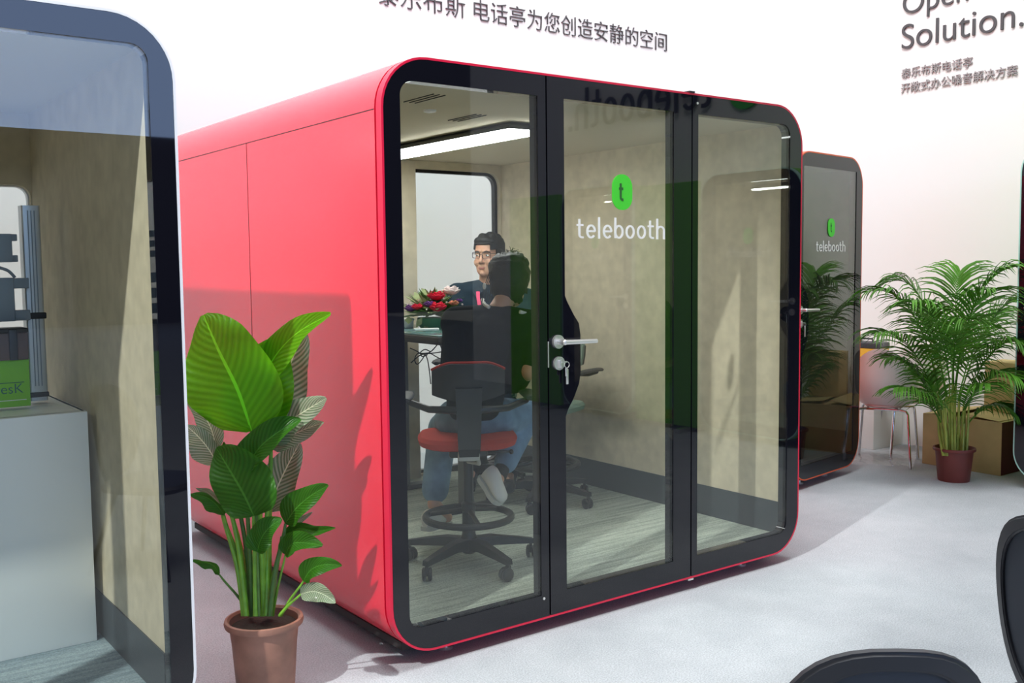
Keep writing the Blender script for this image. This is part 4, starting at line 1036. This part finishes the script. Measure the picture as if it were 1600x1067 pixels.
def tub_chair(label, loc, rz):
    """faces +y"""
    t = thing('tub_chair', label, 'chair', loc, rz)
    m = MB(); n = 24; rows = []
    for j in range(9):
        v = j/8; ring_ = []
        for k in range(n+1):
            a = -pi*.5-pi*.72+k/n*pi*1.44       # open at the front
            back = max(0, -sin(a))
            hh = .42+(.20+.27*back**1.3)*v**1.1
            r = (.12+.115*min(1, v*2.2)**.6)*(1+.06*v)
            ring_.append((1.0*r*cos(a), r*sin(a)*.95, hh+.02))
        rows.append(ring_)
    V = [[m.b.verts.new(p) for p in r] for r in rows]
    for a, b_ in zip(V, V[1:]):
        for k in range(n): m.b.faces.new((a[k], a[k+1], b_[k+1], b_[k]))
    m.b.faces.new(V[0])
    bmesh.ops.recalc_face_normals(m.b, faces=m.b.faces[:]); bmesh.ops.solidify(m.b, geom=m.b.faces[:], thickness=.010)
    m.build('shell', M_chairwhite, t, 50)
    MB().lathe([(.0, .445), (.14, .445), (.155, .455), (.14, .475), (.0, .48)], caps=False).build('pad', M_chairpink, t)
    for sx in (-1, 1):
        for sy in (-1, 1):
            MB().tube([(sx*.10, sy*.10, .435), (sx*.185, sy*.175, .43), (sx*.195, sy*.185, .41), (sx*.225, sy*.215, 0)], .0105, 10).build('leg', M_chrome, t)
    MB().tube([(-.12, .12, .432), (.12, .12, .432), (.12, -.12, .432), (-.12, -.12, .432)], .009, 8, True).build('under_frame', M_chrome, t)
    f = MB(); rows = []
    for j in range(11):
        v = j/10
        rows.append([(cos(a)*(.185+.085*sin(pi*min(1, v*.62+.1)))*(1+.05*noise.noise(Vector((a*3, v*5, rz)))), sin(a)*(.185+.085*sin(pi*min(1, v*.62+.1)))*(1+.05*noise.noise(Vector((a*3+7, v*5, rz)))),
                      .40+.52*v-.10*v*max(0, sin(a))+.012*noise.noise(Vector((a*4, v*9, 3)))) for a in [k*2*pi/36 for k in range(36)]])
    f.loft(rows, caps=False).build('wrap_film', M_film, t)['label'] = 'clear crinkled plastic wrap'
    return t
c1 = onz(1382, 723, 0)
tub_chair('white tub chair in clear wrap with chrome legs, beside the orange-rimmed booth', (c1.x+.02, c1.y+.02, 0), -1.15)
tub_chair('second white wrapped tub chair, farther back above the long carton', (5.62, 1.285, 0), -.75)
pf = MB(); V = []
for i in range(15):
    V.append([pf.b.verts.new((i*.045-.31, j*.04-.24, .012+.035*abs(noise.noise(Vector((i*.6, j*.55, 1.3))))+.01*noise.noise(Vector((i*1.9, j*1.7, 4))))) for j in range(13)])
for i in range(14):
    for j in range(12): pf.b.faces.new((V[i][j], V[i+1][j], V[i+1][j+1], V[i][j+1]))
o = pf.build('plastic_wrap', M_film, None, 60); o.location = (c1.x+.10, c1.y+.08, 0); o.rotation_euler = (0, 0, .5)
tag(o, 'crumpled clear plastic wrap on the floor under the wrapped chair', 'plastic wrap')

# ------------------------------------------------------------------ chairs close to the camera
def mesh_chair(label, loc, rz, zt=.95, ws=1.0):
    """faces +y, back ring at -y"""
    t = thing('mesh_back_chair', label, 'chair', loc, rz)
    def outline(g, n=44):
        P = []
        for k in range(n):
            a = k*2*pi/n; c_, s_ = cos(a), sin(a)
            z = zt-.25+(.25-g)*math.copysign(abs(s_)**.92, s_); w_ = (.225*ws-g)*(1-.16*(zt-.06-z)/.44)
            x = w_*math.copysign(abs(c_)**.80, c_)
            P.append((x, -.21-.06*((z-.45)/.5)+.10*(x/.22)**2, z))
        return P
    A = outline(0); B = outline(.034); m = MB()
    ringA = [m.b.verts.new(p) for p in A]; ringB = [m.b.verts.new(p) for p in B]
    ringC = [m.b.verts.new((p[0], p[1]-.026, p[2])) for p in A]; ringD = [m.b.verts.new((p[0], p[1]-.026, p[2])) for p in B]
    n = len(A)
    for k in range(n):
        j = (k+1) % n
        for a, b_ in ((ringA, ringB), (ringB, ringD), (ringD, ringC), (ringC, ringA)): m.b.faces.new((a[k], a[j], b_[j], b_[k]))
    bmesh.ops.recalc_face_normals(m.b, faces=m.b.faces[:]); bmesh.ops.bevel(m.b, geom=[e for e in m.b.edges if len(e.link_faces) == 2 and e.calc_face_angle(0) > .8], offset=.006, segments=3, affect='EDGES')
    fr_ = m.build('back_frame', M_darkgrey, t, 50)
    q = MB(); O = outline(.030); zc_ = zt-.25; RG = []
    for g in (1.005, .85, .68, .5, .32, .15):
        RG.append([q.b.verts.new((p[0]*g, -.21-.06*((zc_+(p[2]-zc_)*g-.45)/.5)+.10*(p[0]*g/.22)**2-.012, zc_+(p[2]-zc_)*g)) for p in O])
    for A_, B_ in zip(RG, RG[1:]):
        for k in range(n): q.b.faces.new((A_[k], A_[(k+1) % n], B_[(k+1) % n], B_[k]))
    q.b.faces.new(RG[-1])
    bmesh.ops.solidify(q.b, geom=q.b.faces[:], thickness=.003)
    q.build('back_mesh', M_net, fr_, 60)
    s_ = MB(); rings = []
    for z, sc_ in ((.425, .86), (.435, 1.0), (.455, 1.02), (.470, .96), (.475, .7)):
        rings.append([(.235*sc_*math.copysign(abs(cos(a))**.6, cos(a)), .02+.225*sc_*math.copysign(abs(sin(a))**.6, sin(a)), z) for a in [k*2*pi/32 for k in range(32)]])
    s_.loft(rings).build('seat', M_darkgrey, t)
    MB().tube(smooth_path([(0, -.05, .415), (0, -.20, .41), (0, -.265, .46), (0, -.275, .55)], 5), .022, 10).build('back_post', M_darkgrey, t)
    for sx in (-1, 1):
        for sy in (-1, 1): MB().tube([(sx*.13, sy*.12, .425), (sx*.23, sy*.23, 0)], [.014, .010], 10).build('leg', M_darkgrey, t)
    return t
M_net = pm('slate_net', (.12, .135, .165), .8, spec=.2)
pA = at(1390, 999, 1.62); pB = at(1672, 806, 2.30)
aA = atan2(CF.y, CF.x)
def place_mesh_chair(label, p, turn, ws):
    a = aA+turn
    return mesh_chair(label, (p.x+cos(a)*.24, p.y+sin(a)*.24, 0), a-pi/2, p.z, ws)
place_mesh_chair('dark grey chair back cropped at the bottom edge of the photo', pA, -.05, .86)
place_mesh_chair('dark grey chair back cropped at the lower right edge', pB, -1.0, 1.0)

# ------------------------------------------------------------------ things inside the white booth
cab = thing('white_cabinet', 'white cabinet with plain front inside the white booth', 'cabinet', (-1.30, 1.05, ZF))
MB().box(-.42, .405, -.332, .30, 0, .895, .002).build('carcass', M_cabinet, cab)
MB().plate(rr(-.42, .405, -.332, .30, .001, 1), [rr(-.408, .393, -.320, .288, .001, 1)], 0, .014).xf(Matrix.Translation((0, 0, .895)) @ Matrix.Rotation(pi/2, 4, 'X') @ Matrix.Diagonal((1, -1, 1, 1))).build('top_rim', M_cabinet, cab)
ZC = ZF+.909
def lx(x, y, Y): return ony(x, y, Y).x
colm = thing('lifting_column', 'grey aluminium lifting column standing on the white cabinet', 'desk column', (lx(52, 480, 1.10), 1.10, ZC))
MB().plate(rr(-.034, .034, -.036, .036, .008, 4), [], 0, .78).xf(Matrix.Rotation(pi/2, 4, 'X') @ Matrix.Diagonal((1, 1, 1, 1))).xf(Matrix.Scale(-1, 4, (0, 0, 1)) if False else Matrix.Identity(4)).build('outer_tube', M_alu, colm)
for ch in colm.children:
    if min(v.co.z for v in ch.data.vertices) < -.1:
        for v in ch.data.vertices: v.co.z = -v.co.z
        ch.data.flip_normals()
MB().box(-.040, .040, -.042, .042, .33, .355, .004).build('collar', M_plastic, colm)
MB().box(-.037, .037, -.040, .040, .015, .035, .004).build('collar', M_plastic, colm)
for q in range(3): MB().box(-.014+q*.012, -.010+q*.012, -.0375, -.0355, .06, .76).build('groove', M_bracket, colm)
for zc_, hh, xw in ((1.66, .055, .035), (1.46, .085, .0)):
    b_ = thing('frame_bracket', 'upper slate grey bracket in front of the lifting column' if zc_ > 1.6 else 'lower slate grey bracket in front of the lifting column', 'bracket', (lx(20, 440, 1.03), 1.03, zc_))
    for k, zz in enumerate((-hh*.74, .0, hh*.74)):
        MB().box(-.30, .055-xw if k != 1 else .0, -.018, .018, zz-.24*hh, zz+.24*hh, .003).build('bar', M_bracket, b_)
    MB().box(-.065, .0, -.026, .022, -hh, hh, .004).build('plate', M_bracket, b_)
    MB().cyl((-.28, .018, 0), (-.28, .07, 0), .010).build('pin', M_steel, b_)
bxs = thing('device_box', 'dark walnut device box lying on the lime green bag', 'box', (lx(0, 530, .98), .98, ZC+.181))
MB().box(-.16, .088, -.06, .06, 0, .105, .004).build('box_body', M_wood, bxs)
MB().box(-.162, .09, -.062, .062, .105, .122, .004).build('lid', M_plastic, bxs)
MB().box(.02, .05, -.066, .066, -.0, .118, .003).build('strap', M_plastic, bxs)
x47 = lx(47, 600, .93)
bag = thing('lime_box', 'lime green box with dark lettering on the white cabinet', 'box', (x47, .99, ZC))
MB().box(-.42, 0, -.06, .06, 0, .178, .003).build('box_body', M_bag, bag)
MB().box(-.42, .001, -.061, .061, .178, .181).build('lid', M_bag, bag)
e0 = ony(2, 616, .93); e1 = ony(36, 600, .93)
tx = text_mesh('esK', M_bagtext, bag, 'lettering', e1.x-e0.x, (e0.x-x47, -.0605, e0.z-ZC), RB, .002, weight=-.01)
MB().box(e0.x-x47-.05, e1.x-x47+.004, -.0615, -.0605, e0.z-ZC+.040, e0.z-ZC+.0425).build('lettering_bar', M_bagtext, bag)
MB().box(e0.x-x47-.01, e1.x-x47+.01, -.0615, -.0605, e0.z-ZC-.028, e0.z-ZC-.0255).build('caption_line', M_logowhite, bag)
lc = MB().tube(smooth_path([(lx(0, 418, 1.0), 1.03, 1.585), (lx(15, 424, 1.0), 1.03, 1.572), (lx(26, 436, 1.0), 1.03, 1.545)], 6), .006, 8).build('cable_loop', M_bracket)
tag(lc, 'short grey cable curving between the two slate brackets', 'cable')
